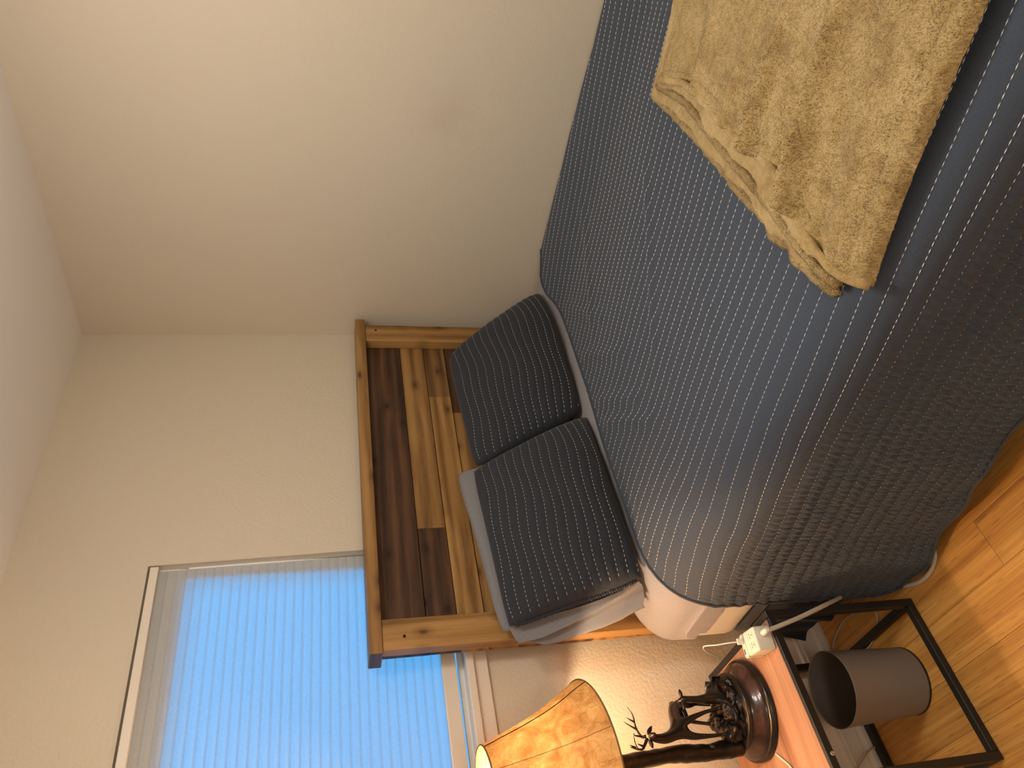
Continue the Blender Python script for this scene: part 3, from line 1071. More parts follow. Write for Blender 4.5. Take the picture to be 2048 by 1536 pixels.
# grey pillow first (behind), then the two shams
g1 = pillow_grid((0.885, 1.915, 1.075), (1.47, 1.925, 1.135), (1.52, 1.86, 0.72), (0.905, 1.86, 0.70), 0.06, 50, 40, 0.04, seed=3)
gp = pillow_mesh('grey_pillow', g1[0], g1[1], M['case'], None, (1.2, 1.87, 0.70))
tag(gp, 'plain grey pillow showing behind the left charcoal sham', 'pillow')
def flap():
    """loose open end of the pillowcase, hanging in folds towards the nightstand"""
    ctrl = [((0.900, 1.885, 1.050), (0.868, 1.905, 1.020)), ((0.903, 1.862, 0.985), (0.852, 1.905, 0.955)), ((0.908, 1.830, 0.90), (0.858, 1.880, 0.885)),
        ((0.915, 1.795, 0.815), (0.862, 1.862, 0.812)), ((0.922, 1.765, 0.745), (0.870, 1.840, 0.760)), ((0.935, 1.745, 0.700), (0.885, 1.810, 0.690))]
    nt, ns = 60, 40
    V = []
    for j in range(nt):
        f = j / (nt - 1) * (len(ctrl) - 1); i = min(int(f), len(ctrl) - 2); f -= i
        a = np.array(ctrl[i][0]) * (1 - f) + np.array(ctrl[i + 1][0]) * f
        b = np.array(ctrl[i][1]) * (1 - f) + np.array(ctrl[i + 1][1]) * f
        for k in range(ns):
            s = k / (ns - 1)
            p = a * (1 - s) + b * s
            q = j / nt
            p[0] += -0.012 * math.sin(math.pi * s) + 0.015 * math.sin(10 * s + 6.0 * q) * math.sin(math.pi * s) ** 0.6
            p[1] += 0.008 * math.sin(14 * q + 4 * s) * s
            p[2] += 0.008 * math.sin(8 * s + q * 9)
            V.append(p)
    return V, grid_faces(ns, nt)
mesh_obj('open_case_end', *flap(), M['case'], gp, smooth=True)

sr, _ = sham((1.440, 1.893, 1.075), (1.985, 1.893, 1.105), (2.215, 1.752, 0.722), (1.592, 1.785, 0.690),
             'charcoal stitched sham nearer the beige side wall, leaning on the headboard', 2, 0.14, 0.11)
sl, slF = sham((0.885, 1.872, 1.062), (1.430, 1.872, 1.088), (1.572, 1.768, 0.690), (0.922, 1.716, 0.700),
               'charcoal stitched sham nearer the nightstand, in front of a grey pillow', 1, 0.15, 0.06, True)

# ------------------------------------------------------------------ throw blanket
front = np.array([(1.6968, 0.6868), (1.576, 0.6415), (1.4794, 0.6289), (1.3742, 0.6223), (1.2781, 0.6162), (1.1568, 0.5958), (1.0739, 0.5964), (1.0249, 0.6108), (0.9739, 0.6261), (0.9366, 0.6368), (0.9012, 0.6435), (0.8732, 0.6464), (0.8454, 0.6399)])
lower = np.array([(1.7869, 0.7657), (1.5389, 0.7367), (1.3566, 0.7208), (1.2747, 0.7204), (1.1143, 0.702), (1.0835, 0.7132), (1.0228, 0.6929), (0.9954, 0.7046), (0.9526, 0.699), (0.9, 0.6972), (0.8938, 0.6875)])
mid = np.array([(1.739, 0.7189), (1.5626, 0.6808), (1.4428, 0.6784), (1.3027, 0.6726), (1.2025, 0.6641), (1.1058, 0.6616), (1.0516, 0.6609), (1.0058, 0.6642), (0.9592, 0.6696), (0.9211, 0.6708), (0.8845, 0.6719)])
def resample(P, n):
    s = np.concatenate([[0], np.cumsum(np.linalg.norm(np.diff(P, axis=0), axis=1))]); s /= s[-1]
    t = np.linspace(0, 1, n)
    return np.stack([np.interp(t, s, P[:, 0]), np.interp(t, s, P[:, 1])], 1), t
def bed_z(x, y):
    """height of the quilt surface, also round the bed's edge"""
    z = ztop(x, y)
    x = np.asarray(x, float)
    e = 3.0
    d = np.clip((1.06 - x) / 0.243, 0, 0.995)
    zz = 0.475 + (z - 0.475) * (1 - d ** e) ** (1 / e)
    return np.where(x < 1.06, zz, z)
def layer(name, edge, back_far, back_near, z0, thick, parent, fold=False, na=110, nb=80, rim=0.016):
    E, ta = resample(edge, na)
    back = np.stack([np.linspace(back_far[0], back_near[0], na), np.linspace(back_far[1], back_near[1], na)], 1)
    tb = np.linspace(0, 1, nb) ** 1.25
    G = np.zeros((nb, na, 3)); Gb = np.zeros((nb, na, 3))
    for j, b in enumerate(tb):
        xy = E * (1 - b) + back * b
        lenb = np.linalg.norm(back - E, axis=1) * b
        lena = np.linalg.norm(E[-1] - E[0])
        # rounded rim at the front edge and both sides
        de = np.minimum(lenb, np.minimum(ta, 1 - ta) * lena)
        r = np.sqrt(np.clip(1 - (1 - np.clip(de / rim, 0, 1)) ** 2, 0, 1))
        h = np.zeros(na)
        if fold:
            for c, w_, amp, ln, drift in ((0.60, 0.020, 0.024, 0.42, -0.10), (0.70, 0.030, -0.010, 0.35, -0.10), (0.80, 0.026, 0.026, 0.55, -0.16), (0.90, 0.03, -0.008, 0.5, -0.16), (0.44, 0.03, 0.008, 0.3, -0.05), (0.16, 0.035, -0.008, 0.4, 0.0), (0.24, 0.03, 0.007, 0.35, 0.0)):
                h += 1.9 * amp * np.exp(-((ta - c - drift * b) / (0.8 * w_)) ** 2) * np.exp(-(b / ln) ** 2)
            h += 0.004 * wave(xy[:, 0] * 2.0, xy[:, 1] * 2.0, 1.0)
            # stitched hem 2 cm in from the rim
            h -= 0.006 * np.exp(-((de - 0.030) / 0.005) ** 2)
        else:
            h += 0.003 * np.sin(ta * 37) + 0.004 * np.sin(ta * 17 + 1)
        zb = bed_z(xy[:, 0], xy[:, 1])
        G[j, :, 0:2] = xy; Gb[j, :, 0:2] = xy
        Gb[j, :, 2] = zb + z0
        G[j, :, 2] = zb + z0 + 0.001 + (thick + h) * r
    # the rim leans outwards slightly: soft fleece edge
    V = np.concatenate([G.reshape(-1, 3), Gb.reshape(-1, 3)])
    V += rng.normal(0, 0.0005, V.shape)
    fa = grid_faces(na, nb).tolist()
    off = na * nb
    fb = [[off + i for i in f[::-1]] for f in fa]
    ids = list(range(na)) + [j * na + na - 1 for j in range(1, nb)] + [(nb - 1) * na + i for i in range(na - 2, -1, -1)] + [j * na for j in range(nb - 2, 0, -1)]
    fr = [[b, a, off + a, off + b] for a, b in zip(ids, ids[1:] + ids[:1])]
    o = mesh_obj(name, V, fa + fb + fr, M['fleece'], parent, (1.4, 0.5, 0.70), True)
    bm = bmesh.new(); bm.from_mesh(o.data)
    bmesh.ops.recalc_face_normals(bm, faces=bm.faces)
    bm.to_mesh(o.data); bm.free()
    o.data.polygons.foreach_set('use_smooth', [True] * len(o.data.polygons))
    return o
bk = thing('throw_blanket', 'fuzzy tan throw blanket folded across the foot of the slate quilt', 'blanket', (1.4, 0.5, 0.70))
layer('lower_fold', lower, (1.85, 0.45), (0.955, 0.42), 0.003, 0.016, bk, nb=40, rim=0.010)
layer('middle_fold', mid, (1.84, 0.43), (0.952, 0.40), 0.023, 0.013, bk, nb=40, rim=0.009)
def hem(edge, z0, rad):
    E, t_ = resample(edge, 90)
    c_ = E.mean(0)
    P = [Vector((x, y - 0.004, float(bed_z(x, y)) + z0 + rad * 0.85 + 0.0012 * math.sin(i * 0.9))) for i, (x, y) in enumerate(E)]
    rr = [rad * (1 + 0.10 * math.sin(i * 1.3) + 0.08 * math.sin(i * 0.37)) for i in range(90)]
    V, Fc = tube_data(P, rr, 12)
    mesh_obj('hem', [tuple(v) for v in V], Fc, M['fleece'], bk, smooth=True)
hem(lower, 0.003, 0.0095)
hem(mid, 0.024, 0.0090)
hem(front, 0.044, 0.0090)
tf = layer('top_fold', front, (1.862, 0.12), (0.9143, 0.10), 0.041, 0.014, bk, fold=True, rim=0.010)
def pile(n=110000):
    """the plush nap: short tufts standing on the three folds"""
    V, Fc = [], []
    tot = 0
    for o, k in ((tf, int(n * 0.8)), (bk.children[0], int(n * 0.1)), (bk.children[1], int(n * 0.1))):
        me = o.data
        me.calc_loop_triangles()
        vc = np.zeros(len(me.vertices) * 3); me.vertices.foreach_get('co', vc); vc = vc.reshape(-1, 3)
        tr = np.zeros(len(me.loop_triangles) * 3, np.int32); me.loop_triangles.foreach_get('vertices', tr); tr = tr.reshape(-1, 3)
        a, b, c = vc[tr[:, 0]], vc[tr[:, 1]], vc[tr[:, 2]]
        cr = np.cross(b - a, c - a); ar = np.linalg.norm(cr, axis=1)
        nrm = cr / np.maximum(ar, 1e-12)[:, None]
        ok_ = nrm[:, 2] > -0.2
        if o is not tf: ok_ &= ((a[:, 1] + 0.5) > 0.60)
        w = np.where(ok_, ar, 0); w /= w.sum()
        t = rng.choice(len(w), size=k, p=w)
        u_, v_ = rng.random(k), rng.random(k)
        fl_ = u_ + v_ > 1; u_[fl_], v_[fl_] = 1 - u_[fl_], 1 - v_[fl_]
        p = a[t] + (b - a)[t] * u_[:, None] + (c - a)[t] * v_[:, None]
        d = nrm[t] + rng.normal(0, 0.45, (k, 3)); d /= np.linalg.norm(d, axis=1)[:, None]
        s_ = np.cross(d, rng.normal(0, 1, (k, 3))); s_ /= np.linalg.norm(s_, axis=1)[:, None]
        q_ = np.cross(d, s_)
        w_ = 0.0008; h_ = rng.uniform(0.0014, 0.0030, (k, 1))
        base = p - d * 0.0006
        vv = np.stack([base + s_ * w_, base - s_ * 0.5 * w_ + q_ * 0.87 * w_, base - s_ * 0.5 * w_ - q_ * 0.87 * w_, p + d * h_], 1).reshape(-1, 3)
        f_ = (np.arange(k) * 4)[:, None, None] + np.array([[0, 1, 3], [1, 2, 3], [2, 0, 3]])[None] + tot
        V.append(vv); Fc.append(f_.reshape(-1, 3)); tot += k * 4
    return np.concatenate(V), np.concatenate(Fc)
Vp, Fp = pile()
pl_ = mesh_obj('plush_pile', Vp + np.array((1.4, 0.5, 0.70)), Fp.tolist(), M['fleece'], bk, smooth=True)
pl_['kind'] = 'stuff'

# ------------------------------------------------------------------ nightstand
NX0, NX1, NY0, NY1, NZ = 0.350, 0.763, 1.620, 2.020, 0.450
ns = thing('nightstand', 'small square nightstand with black metal frame and walnut laminate top', 'nightstand', ((NX0 + NX1) / 2, (NY0 + NY1) / 2, 0.0))
B = 0.020
for lx in (NX0, NX1 - B):
    for ly in (NY0, NY1 - B):
        box('leg', (lx, ly, 0.0), (lx + B, ly + B, NZ), M['black_metal'], ns, 0.0012)
for z0 in (0.001, NZ - 0.021):
    nm = 'bottom_bar' if z0 < 0.1 else 'top_bar'
    for ly in (NY0, NY1 - B):
        tb_ = box(nm, (NX0 + B, ly, z0), (NX1 - B, ly + B, z0 + B), M['black_metal'], ns, 0.0012)
        if nm == 'top_bar' and ly == NY0:
            ring = [(r_, y_) for r_, y_ in ((0.0012, NY0 - 0.0006), (0.0016, NY0 - 0.0016), (0.0046, NY0 - 0.0016), (0.0056, NY0 - 0.0006), (0.0056, NY0 + 0.001))]
            V = [(0.412 + r_ * math.cos(t), y_, 0.4345 + r_ * math.sin(t)) for r_, y_ in ring for t in np.linspace(0, 2 * math.pi, 18, endpoint=False)]
            mesh_obj('screw', V, [(i * 18 + k, i * 18 + (k + 1) % 18, (i + 1) * 18 + (k + 1) % 18, (i + 1) * 18 + k) for i in range(4) for k in range(18)], M['screw'], tb_, smooth=True)
    for lx in (NX0, NX1 - B):
        box(nm, (lx, NY0 + B, z0), (lx + B, NY1 - B, z0 + B), M['black_metal'], ns, 0.0012)
box('table_top', (NX0 + B + 0.001, NY0 + B * 0.45, NZ - 0.016), (NX1 - B - 0.001, NY1 - 0.004, NZ + 0.0008), M['walnut'], ns, 0.001)

# ------------------------------------------------------------------ wastebasket
wb = thing('wastebasket', 'taupe round plastic wastebasket on the floor inside the nightstand frame', 'wastebasket', (0.608, 1.791, 0.0))
pr = [(0.0001, 0.0012), (0.082, 0.0012), (0.0855, 0.004), (0.0865, 0.010), (0.0965, 0.236), (0.0975, 0.2385), (0.0972, 0.2398), (0.0958, 0.2396), (0.0950, 0.237)]
lathe('body', pr, 0.608, 1.791, M['can'], wb, 72)
lathe('inside', [(0.0949, 0.2375), (0.0848, 0.010), (0.0001, 0.008)], 0.608, 1.791, M['can_in'], wb, 72)
lathe('foot_ring', [(0.080, 0.0002), (0.0868, 0.0002), (0.0872, 0.003), (0.0862, 0.005)], 0.608, 1.791, M['black_gloss'], wb, 72)

# ------------------------------------------------------------------ table lamp
LX, LY, LZ = 0.603, 1.861, NZ + 0.001
lamp = thing('table_lamp', 'table lamp with cast bronze deer under a flared amber rawhide shade', 'lamp', (LX, LY, LZ))
auto_sharp(lathe('plinth', [(0.0001, LZ), (0.122, LZ), (0.126, LZ + 0.003), (0.126, LZ + 0.013), (0.123, LZ + 0.017), (0.118, LZ + 0.0185)], LX, LY, M['black_gloss'], lamp, 96), 50)
lathe('moulded_base', [(0.119, LZ + 0.0175), (0.119, LZ + 0.021), (0.116, LZ + 0.026), (0.109, LZ + 0.032), (0.101, LZ + 0.039), (0.096, LZ + 0.046), (0.0945, LZ + 0.052)], LX, LY, M['lamp_base'], lamp, 96)
auto_sharp(lathe('top_plate', [(0.0945, LZ + 0.050), (0.097, LZ + 0.053), (0.097, LZ + 0.060), (0.093, LZ + 0.0635), (0.0001, LZ + 0.0645)], LX, LY, M['black_gloss'], lamp, 96), 50)
PZ = LZ + 0.0645

def skin_obj(name, nodes, edges, mat, parent, sub=2, root=0, smooth_factor=0.0):
    me = bpy.data.meshes.new(name)
    me.from_pydata([tuple(n[0]) for n in nodes], edges, [])
    o = bpy.data.objects.new(name, me)
    COL.objects.link(o)
    sm = o.modifiers.new('skin', 'SKIN')
    sm.branch_smoothing = 0.6
    sl_ = me.skin_vertices[0].data
    for i, n in enumerate(nodes):
        r = n[1]
        sl_[i].radius = (r, r) if isinstance(r, (int, float)) else r
        sl_[i].use_root = (i == root)
    ss = o.modifiers.new('subsurf', 'SUBSURF')
    ss.levels = sub; ss.render_levels = sub
    dg = bpy.context.evaluated_depsgraph_get()
    m2 = bpy.data.meshes.new_from_object(o.evaluated_get(dg))
    bpy.data.objects.remove(o, do_unlink=True)
    bpy.data.meshes.remove(me)
    V = np.zeros(len(m2.vertices) * 3); m2.vertices.foreach_get('co', V); V = V.reshape(-1, 3)
    Fc = [list(p.vertices) for p in m2.polygons]
    bpy.data.meshes.remove(m2)
    return mesh_obj(name, V, Fc, mat, parent, None, True)

def chain(nodes, edges, start, pts):
    """append pts [(pos, r)] linked to node index start; returns last index"""
    prev = start
    for p in pts:
        nodes.append(p)
        if prev is not None:
            edges.append((prev, len(nodes) - 1))
        prev = len(nodes) - 1
    return prev

# rock and log mound
def mound():
    bm = bmesh.new()
    for (cx, cy, cz_, rx, ry, rz, sd) in ((0.600, 1.850, PZ + 0.004, 0.078, 0.070, 0.030, 1), (0.552, 1.835, PZ + 0.018, 0.032, 0.034, 0.034, 2), (0.592, 1.815, PZ + 0.015, 0.034, 0.028, 0.030, 3),
                                          (0.585, 1.865, PZ + 0.028, 0.030, 0.034, 0.034, 4), (0.650, 1.835, PZ + 0.006, 0.036, 0.045, 0.022, 5), (0.610, 1.84, PZ + 0.026, 0.026, 0.03, 0.030, 6), (0.625, 1.81, PZ + 0.006, 0.03, 0.024, 0.018, 8)):
        r = bmesh.ops.create_icosphere(bm, subdivisions=4, radius=1.0)
        for v in r['verts']:
            d = v.co.copy()
            n_ = mnoise.noise(d * 2.1 + Vector((sd * 7.3, 0, 0))) * 0.28 + abs(mnoise.noise(d * 4.7 + Vector((0, sd * 3.1, 0)))) * 0.22
            d = d * (0.86 + n_)
            v.co = Vector((cx + d.x * rx, cy + d.y * ry, max(cz_ + d.z * rz, PZ - 0.001)))
    return bm
bm_obj('rock_mound', mound(), M['bronze_rough'], lamp, smooth=True)

# bark-covered post
pts = catmull([(0.519, 1.866, PZ - 0.002), (0.5165, 1.868, 0.60), (0.520, 1.862, 0.71), (0.5135, 1.856, 0.83), (0.505, 1.845, 0.96)], 14)
rad_ = [0.0222 + 0.0010 * math.sin(i * 0.37) - 0.0045 * i / len(pts) for i in range(len(pts))]
V, Fc = tube_data(pts, rad_, 20)
V = [v + Vector((mnoise.noise(v * 55), mnoise.noise(v * 55 + Vector((9, 0, 0))), 0)) * 0.0022 + Vector((mnoise.noise(Vector((v.x * 160, v.y * 160, v.z * 18))), 0, 0)) * 0.0014 for v in V]
po = mesh_obj('tree_post', [tuple(v) for v in V], Fc, M['bronze_rough'], lamp, smooth=True)
kb = bmesh.new()
r = bmesh.ops.create_icosphere(kb, subdivisions=3, radius=1.0)
for v in r['verts']:
    v.co = Vector((0.5225, 1.846, 0.598)) + Vector((v.co.x * 0.007, v.co.y * 0.006, v.co.z * 0.009)) * (1 + 0.3 * mnoise.noise(v.co * 3))
bm_obj('knot', kb, M['bronze'], po, smooth=True)

# buck
nodes, edges = [((0.6380, 1.888, 0.655), 0.0185)], []           # pelvis is the root
i_bar = chain(nodes, edges, 0, [((0.617, 1.870, 0.6665), 0.0205), ((0.594, 1.848, 0.6735), 0.0205)])
i_sh = chain(nodes, edges, i_bar, [((0.566, 1.832, 0.680), 0.0225)])
i_neck = chain(nodes, edges, i_sh, [((0.551, 1.822, 0.705), 0.0175), ((0.5455, 1.817, 0.733), 0.0135), ((0.548, 1.814, 0.757), 0.0105)])
i_head = chain(nodes, edges, i_neck, [((0.553, 1.809, 0.772), 0.0095), ((0.551, 1.797, 0.770), 0.0072), ((0.5495, 1.786, 0.7655), 0.0052)])
chain(nodes, edges, i_sh, [((0.546, 1.822, 0.668), 0.0115), ((0.5415, 1.820, 0.636), 0.0072), ((0.5400, 1.821, 0.606), 0.0052), ((0.5393, 1.820, 0.576), 0.0045), ((0.5385, 1.815, 0.566), 0.0055)])
chain(nodes, edges, i_sh, [((0.580, 1.822, 0.664), 0.0115), ((0.590, 1.818, 0.634), 0.0070), ((0.598, 1.820, 0.602), 0.0050), ((0.6026, 1.820, 0.565), 0.0045), ((0.602, 1.815, 0.556), 0.0055)])
chain(nodes, edges, 0, [((0.628, 1.880, 0.632), 0.0140), ((0.6005, 1.872, 0.634), 0.0080), ((0.594, 1.874, 0.612), 0.0050), ((0.587, 1.871, 0.588), 0.0045), ((0.5815, 1.866, 0.570), 0.0055)])
chain(nodes, edges, 0, [((0.652, 1.892, 0.632), 0.0140), ((0.640, 1.885, 0.606), 0.0080), ((0.646, 1.894, 0.585), 0.0052), ((0.640, 1.890, 0.562), 0.0045), ((0.636, 1.884, 0.545), 0.0055)])
chain(nodes, edges, 0, [((0.655, 1.902, 0.650), 0.0070), ((0.661, 1.908, 0.636), 0.0035)])
buck = skin_obj('buck_figure', nodes, edges, M['bronze'], lamp, 2, 0)
def ear(name, pts, par, wide=0.0055):
    tube(name, pts, [0.0025, wide, wide, 0.0015], M['bronze'], par, 8, 4)
ear('ear', [(0.560, 1.813, 0.7745), (0.568, 1.816, 0.767), (0.579, 1.818, 0.757)], buck)
ear('ear', [(0.5465, 1.812, 0.7745), (0.538, 1.815, 0.772), (0.5275, 1.817, 0.770)], buck)
def antler(beam, tines, r0):
    V, Fc = [], []
    for i, pts_ in enumerate([beam] + tines):
        P = catmull(pts_, 6)
        rr = np.linspace(r0 if i == 0 else r0 * 0.75, 0.0008, len(P)).tolist()
        v, f = tube_data(P, rr, 7)
        off = len(V)
        V += [tuple(x) for x in v]; Fc += [tuple(off + q_ for q_ in ff) for ff in f]
    return mesh_obj('antler', V, Fc, M['bronze'], buck, smooth=True)
antler([(0.5555, 1.813, 0.780), (0.5575, 1.818, 0.7905), (0.5806, 1.824, 0.796), (0.612, 1.824, 0.7955), (0.6324, 1.820, 0.8059)],
       [[(0.578, 1.823, 0.7965), (0.585, 1.822, 0.808), (0.5972, 1.820, 0.8247)], [(0.596, 1.824, 0.7965), (0.600, 1.823, 0.804), (0.6064, 1.820, 0.8145)],
        [(0.5575, 1.816, 0.791), (0.5555, 1.806, 0.802), (0.5568, 1.800, 0.8145), (0.5620, 1.798, 0.8165)]], 0.0042)
antler([(0.5490, 1.812, 0.780), (0.5366, 1.810, 0.7905), (0.5255, 1.806, 0.801), (0.5258, 1.800, 0.8155), (0.5395, 1.796, 0.820), (0.5545, 1.794, 0.8195)],
       [[(0.528, 1.803, 0.816), (0.5363, 1.80, 0.8331)], [(0.5256, 1.803, 0.8135), (0.5315, 1.80, 0.8336)], [(0.5317, 1.808, 0.796), (0.5364, 1.80, 0.813)]], 0.0045)

# doe, lying down and looking back
nodes, edges = [((0.672, 1.862, 0.536), 0.0260)], []
i_b = chain(nodes, edges, 0, [((0.653, 1.842, 0.543), 0.0270), ((0.632, 1.822, 0.555), 0.0255)])
i_n = chain(nodes, edges, i_b, [((0.6265, 1.815, 0.585), 0.0165), ((0.6275, 1.811, 0.612), 0.0095), ((0.6302, 1.808, 0.640), 0.0080)])
chain(nodes, edges, i_n, [((0.6302, 1.804, 0.657), 0.0088), ((0.6300, 1.812, 0.6640), 0.0070), ((0.6295, 1.822, 0.6660), 0.0048)])
chain(nodes, edges, i_b, [((0.612, 1.806, 0.546), 0.0120), ((0.598, 1.798, 0.532), 0.0070), ((0.612, 1.790, 0.526), 0.0055)])
chain(nodes, edges, 0, [((0.664, 1.840, 0.526), 0.0150), ((0.650, 1.815, 0.522), 0.0080), ((0.664, 1.806, 0.520), 0.0055)])
doe = skin_obj('doe_figure', nodes, edges, M['bronze'], lamp, 2, 0)
ear('ear', [(0.634, 1.803, 0.660), (0.643, 1.801, 0.6615), (0.6535, 1.799, 0.6625)], doe, 0.0050)
ear('ear', [(0.6265, 1.803, 0.660), (0.616, 1.801, 0.6625), (0.6035, 1.799, 0.667)], doe, 0.0050)

# shade: flared bell, slightly tilted on its harp
SHC, SHN = (0.500, 1.840, 0.928), (-0.052, -0.014, 1.0)
sp = [(0.2060, 0.9280), (0.2035, 0.9310), (0.1985, 0.9420), (0.1880, 0.9620), (0.1740, 0.9860), (0.1590, 1.0150), (0.1430, 1.0520), (0.1270, 1.0950), (0.1130, 1.1380), (0.1020, 1.1720), (0.0975, 1.1880)]
sp2 = catmull([(r, 0, z) for r, z in sp], 3)
sp2 = [(p.x, p.z) for p in sp2]
def panel_shade():
    seg = 96
    V = []
    for r, z in sp2:
        for k in range(seg):
            a = 2 * math.pi * k / seg
            rr = r * (1 + 0.006 * math.cos(8 * a))
            V.append((SHC[0] + rr * math.cos(a), SHC[1] + rr * math.sin(a), z))
    n_ = len(sp2)
    q_ = Vector((0, 0, 1)).rotation_difference(Vector(SHN).normalized())
    o_ = Vector(SHC)
    V = [tuple(o_ + q_ @ (Vector(v) - o_)) for v in V]
    f = [(i * seg + k, i * seg + (k + 1) % seg, (i + 1) * seg + (k + 1) % seg, (i + 1) * seg + k) for i in range(n_ - 1) for k in range(seg)]
    return V, f, q_, o_
V, Fc, q_, o_ = panel_shade()
shd = mesh_obj('lamp_shade', V, Fc, M['leather'], lamp, smooth=True)
A0_ = -0.63
for k in range(8):
    a = A0_ + 2 * math.pi * k / 8
    P = [o_ + q_ @ (Vector((SHC[0] + (r + 0.0012) * math.cos(a), SHC[1] + (r + 0.0012) * math.sin(a), z)) - o_) for r, z in sp2]
    V, Fc = tube_data(P, 0.0011 if k % 2 == 0 else 0.0005, 6)
    mesh_obj('seam', [tuple(x) for x in V], Fc, M['leather_seam'], shd, smooth=True)
for r, z, nm in ((0.2062, 0.9280, 'lower_rim'), (0.0976, 1.1885, 'upper_rim')):
    P = [o_ + q_ @ (Vector((SHC[0] + r * math.cos(t), SHC[1] + r * math.sin(t), z)) - o_) for t in np.linspace(0, 2 * math.pi, 73)]
    V, Fc = tube_data(P, 0.0019, 6)
    mesh_obj(nm, [tuple(x) for x in V], Fc, M['rim'], shd, smooth=True)
lathe('socket', [(0.0001, 0.955), (0.016, 0.955), (0.018, 0.965), (0.018, 1.005), (0.015, 1.010), (0.0001, 1.010)], 0.500, 1.842, M['bronze'], lamp, 24)
bl = bmesh.new()
r = bmesh.ops.create_uvsphere(bl, u_segments=20, v_segments=14, radius=0.029)
bmesh.ops.translate(bl, verts=bl.verts, vec=(0.498, 1.842, 1.035))
bm_obj('bulb', bl, M['bulb'], lamp, smooth=True)
tube('harp', [(0.540, 1.842, 0.965), (0.553, 1.842, 1.03), (0.545, 1.842, 1.12), (0.493, 1.842, 1.165), (0.443, 1.842, 1.12), (0.440, 1.842, 1.03), (0.455, 1.842, 0.965)], 0.0016, M['screw'], lamp, 6, 6)
tube('cord', [(0.478, 1.815, LZ + 0.004), (0.462, 1.80, LZ + 0.0035), (0.435, 1.775, LZ + 0.0035), (0.400, 1.765, LZ + 0.0035), (0.372, 1.775, LZ + 0.0035)], 0.0026, M['white_cable'], lamp, 8, 6)

# ------------------------------------------------------------------ power strip
PS = (0.702, 1.668, NZ + 0.001)
ps = thing('power_strip', 'ivory power strip cube with braided grey cord on the nightstand', 'power strip', PS)
ang = math.radians(-9)
RT = Matrix.Translation(PS) @ Matrix.Rotation(ang, 4, 'Z')
def loc(p): return tuple(RT @ Vector(p))
def rbox(name, lo, hi, mat, parent, bevel=0.0, seg=2):
    bm = bmesh.new()
    add_box(bm, lo, hi, bevel, seg)
    bmesh.ops.transform(bm, matrix=RT, verts=bm.verts)
    o = bm_obj(name, bm, mat, parent)
    return auto_sharp(o, 40) if bevel else o
hx, hy, hz2 = 0.030, 0.039, 0.049
rbox('body', (-hx, -hy, 0.0), (hx, hy, hz2), M['white_plastic'], ps, 0.006, 3)
rbox('seam', (-hx - 0.0003, 0.0155, 0.004), (hx + 0.0003, 0.0165, hz2 + 0.0002), M['socket'], ps)
for sx in (-0.011, 0.013):
    fo = rbox('outlet', (sx - 0.009, -0.028, hz2 - 0.0006), (sx + 0.009, -0.004, hz2 + 0.0004), M['white_plastic'], ps, 0.002, 2)
    for dx, dy, w2, l2 in ((-0.004, -0.013, 0.0009, 0.0032), (0.004, -0.013, 0.0009, 0.0032), (0.0, -0.0225, 0.0017, 0.0017)):
        rbox('slot', (sx + dx - l2 * 0.9, dy - w2, hz2 - 0.001), (sx + dx + l2 * 0.9, dy + w2, hz2 + 0.0007), M['socket'], fo)
rbox('usb_port', (-0.021, 0.0275, hz2 - 0.001), (-0.008, 0.0325, hz2 + 0.0005), M['usb_blue'], ps)
rbox('usb_port', (0.006, 0.0275, hz2 - 0.001), (0.019, 0.0325, hz2 + 0.0005), M['socket'], ps)
c0 = loc((0.010, -hy - 0.001, 0.026)); c1 = loc((0.013, -hy - 0.024, 0.025))
tube('strain_relief', [c0, loc((0.011, -hy - 0.012, 0.026)), c1], [0.0085, 0.0075, 0.0058], M['white_plastic'], ps, 14, 5)
for t_ in (0.2, 0.42, 0.64, 0.86):
    p_ = Vector(c0).lerp(Vector(c1), t_); d_ = (Vector(c1) - Vector(c0)).normalized() * 0.0012
    V, Fc = tube_data([p_ - d_, p_ + d_], 0.0088 - 0.0022 * t_, 14)
    mesh_obj('rib', [tuple(x) for x in V], Fc, M['white_plastic'], ps, smooth=False)
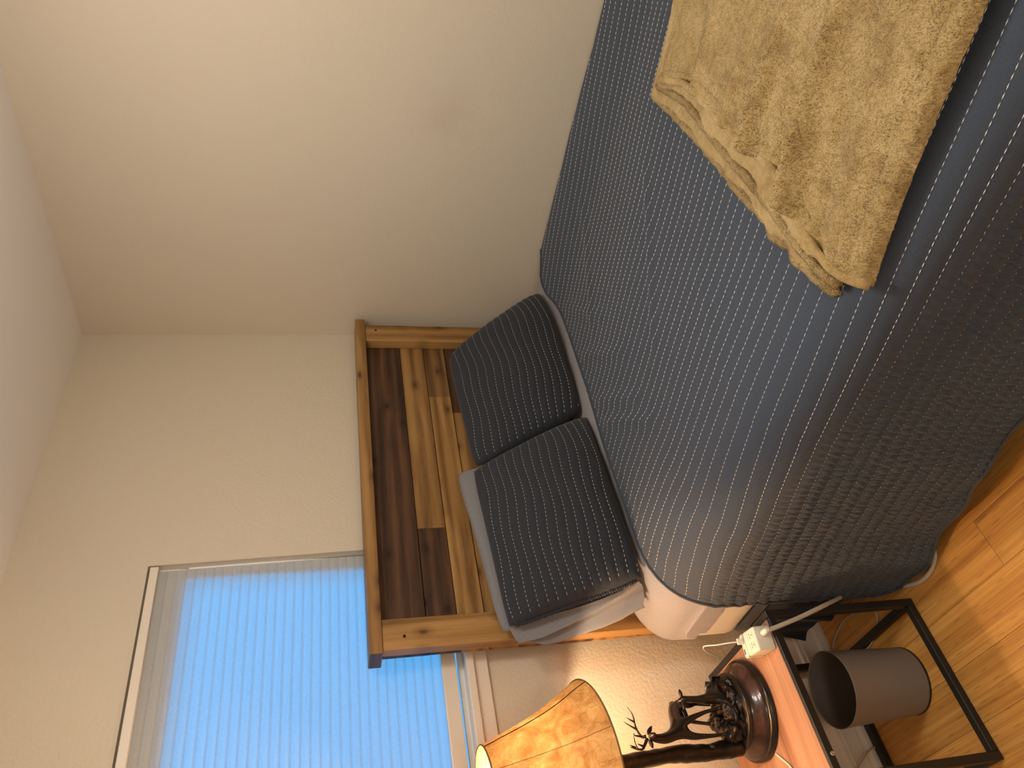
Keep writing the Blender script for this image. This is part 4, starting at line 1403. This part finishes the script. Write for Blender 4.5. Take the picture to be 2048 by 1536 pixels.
tube('cord', [c1, (0.7057, 1.6040, 0.4604), (0.7150, 1.5980, 0.4163), (0.7295, 1.6000, 0.3648), (0.7515, 1.6070, 0.2983), (0.7840, 1.6420, 0.2190), (0.8190, 1.6850, 0.1450), (0.8560, 1.7150, 0.0600), (0.852, 1.66, 0.030), (0.845, 1.58, 0.0075), (0.830, 1.500, 0.0062), (0.822, 1.462, 0.0062), (0.801, 1.462, 0.0062), (0.779, 1.500, 0.0062), (0.775, 1.550, 0.0062), (0.795, 1.612, 0.0062), (0.825, 1.665, 0.0062), (0.885, 1.70, 0.0062)],
     0.0058, M['cord'], ps, 12, 8)

# charging cable, a separate thing
ch = thing('charging_cable', 'thin white charging cable plugged into the power strip, its tail at the wall', 'cable', loc((-hx - 0.001, 0.0235, 0.036)))
pl0 = loc((0.010, 0.0235, hz2 + 0.0008))
def plug():
    bm = bmesh.new()
    add_box(bm, (0.003, 0.0195, hz2 + 0.0008), (0.019, 0.0270, hz2 + 0.018), 0.0025, 2)
    bmesh.ops.transform(bm, matrix=RT, verts=bm.verts)
    return bm
auto_sharp(bm_obj('plug', plug(), M['white_plastic'], ch), 40)
tube('wire', [loc((0.011, 0.0235, hz2 + 0.017)), (0.7202, 1.700, 0.5377), (0.7263, 1.720, 0.5585), (0.7375, 1.746, 0.5755), (0.7420, 1.765, 0.5740), (0.7520, 1.810, 0.5470), (0.7720, 1.880, 0.4960), (0.7800, 1.920, 0.4600), (0.7840, 1.955, 0.400), (0.7850, 1.985, 0.300)],
     0.0018, M['white_cable'], ch, 8, 8)

# cables on the floor under the table
c_ = tube('floor_cable', [(0.800, 2.010, 0.0040), (0.768, 1.975, 0.0035), (0.7379, 1.8827, 0.0035), (0.752, 1.815, 0.0035), (0.7809, 1.774, 0.0035), (0.8048, 1.7705, 0.0035), (0.828, 1.812, 0.0035), (0.8450, 1.900, 0.0035), (0.8255, 1.983, 0.0035), (0.806, 2.015, 0.0040)], 0.0027, M['cable'], None, 8, 8, base=(0.79, 1.89, 0.0))
tag(c_, 'beige looped cable on the floor between the wastebasket and the bed base', 'cable')
c_ = tube('floor_cable', [(0.535, 2.010, 0.0032), (0.516, 2.016, 0.016), (0.505, 2.0185, 0.045), (0.490, 2.018, 0.070), (0.474, 2.020, 0.092), (0.455, 2.026, 0.118), (0.44, 2.030, 0.15), (0.43, 2.034, 0.20)], 0.0022, M['cable'], None, 8, 6, base=(0.50, 2.012, 0.0))
tag(c_, 'thin cable rising along the baseboard left of the wastebasket', 'cable')
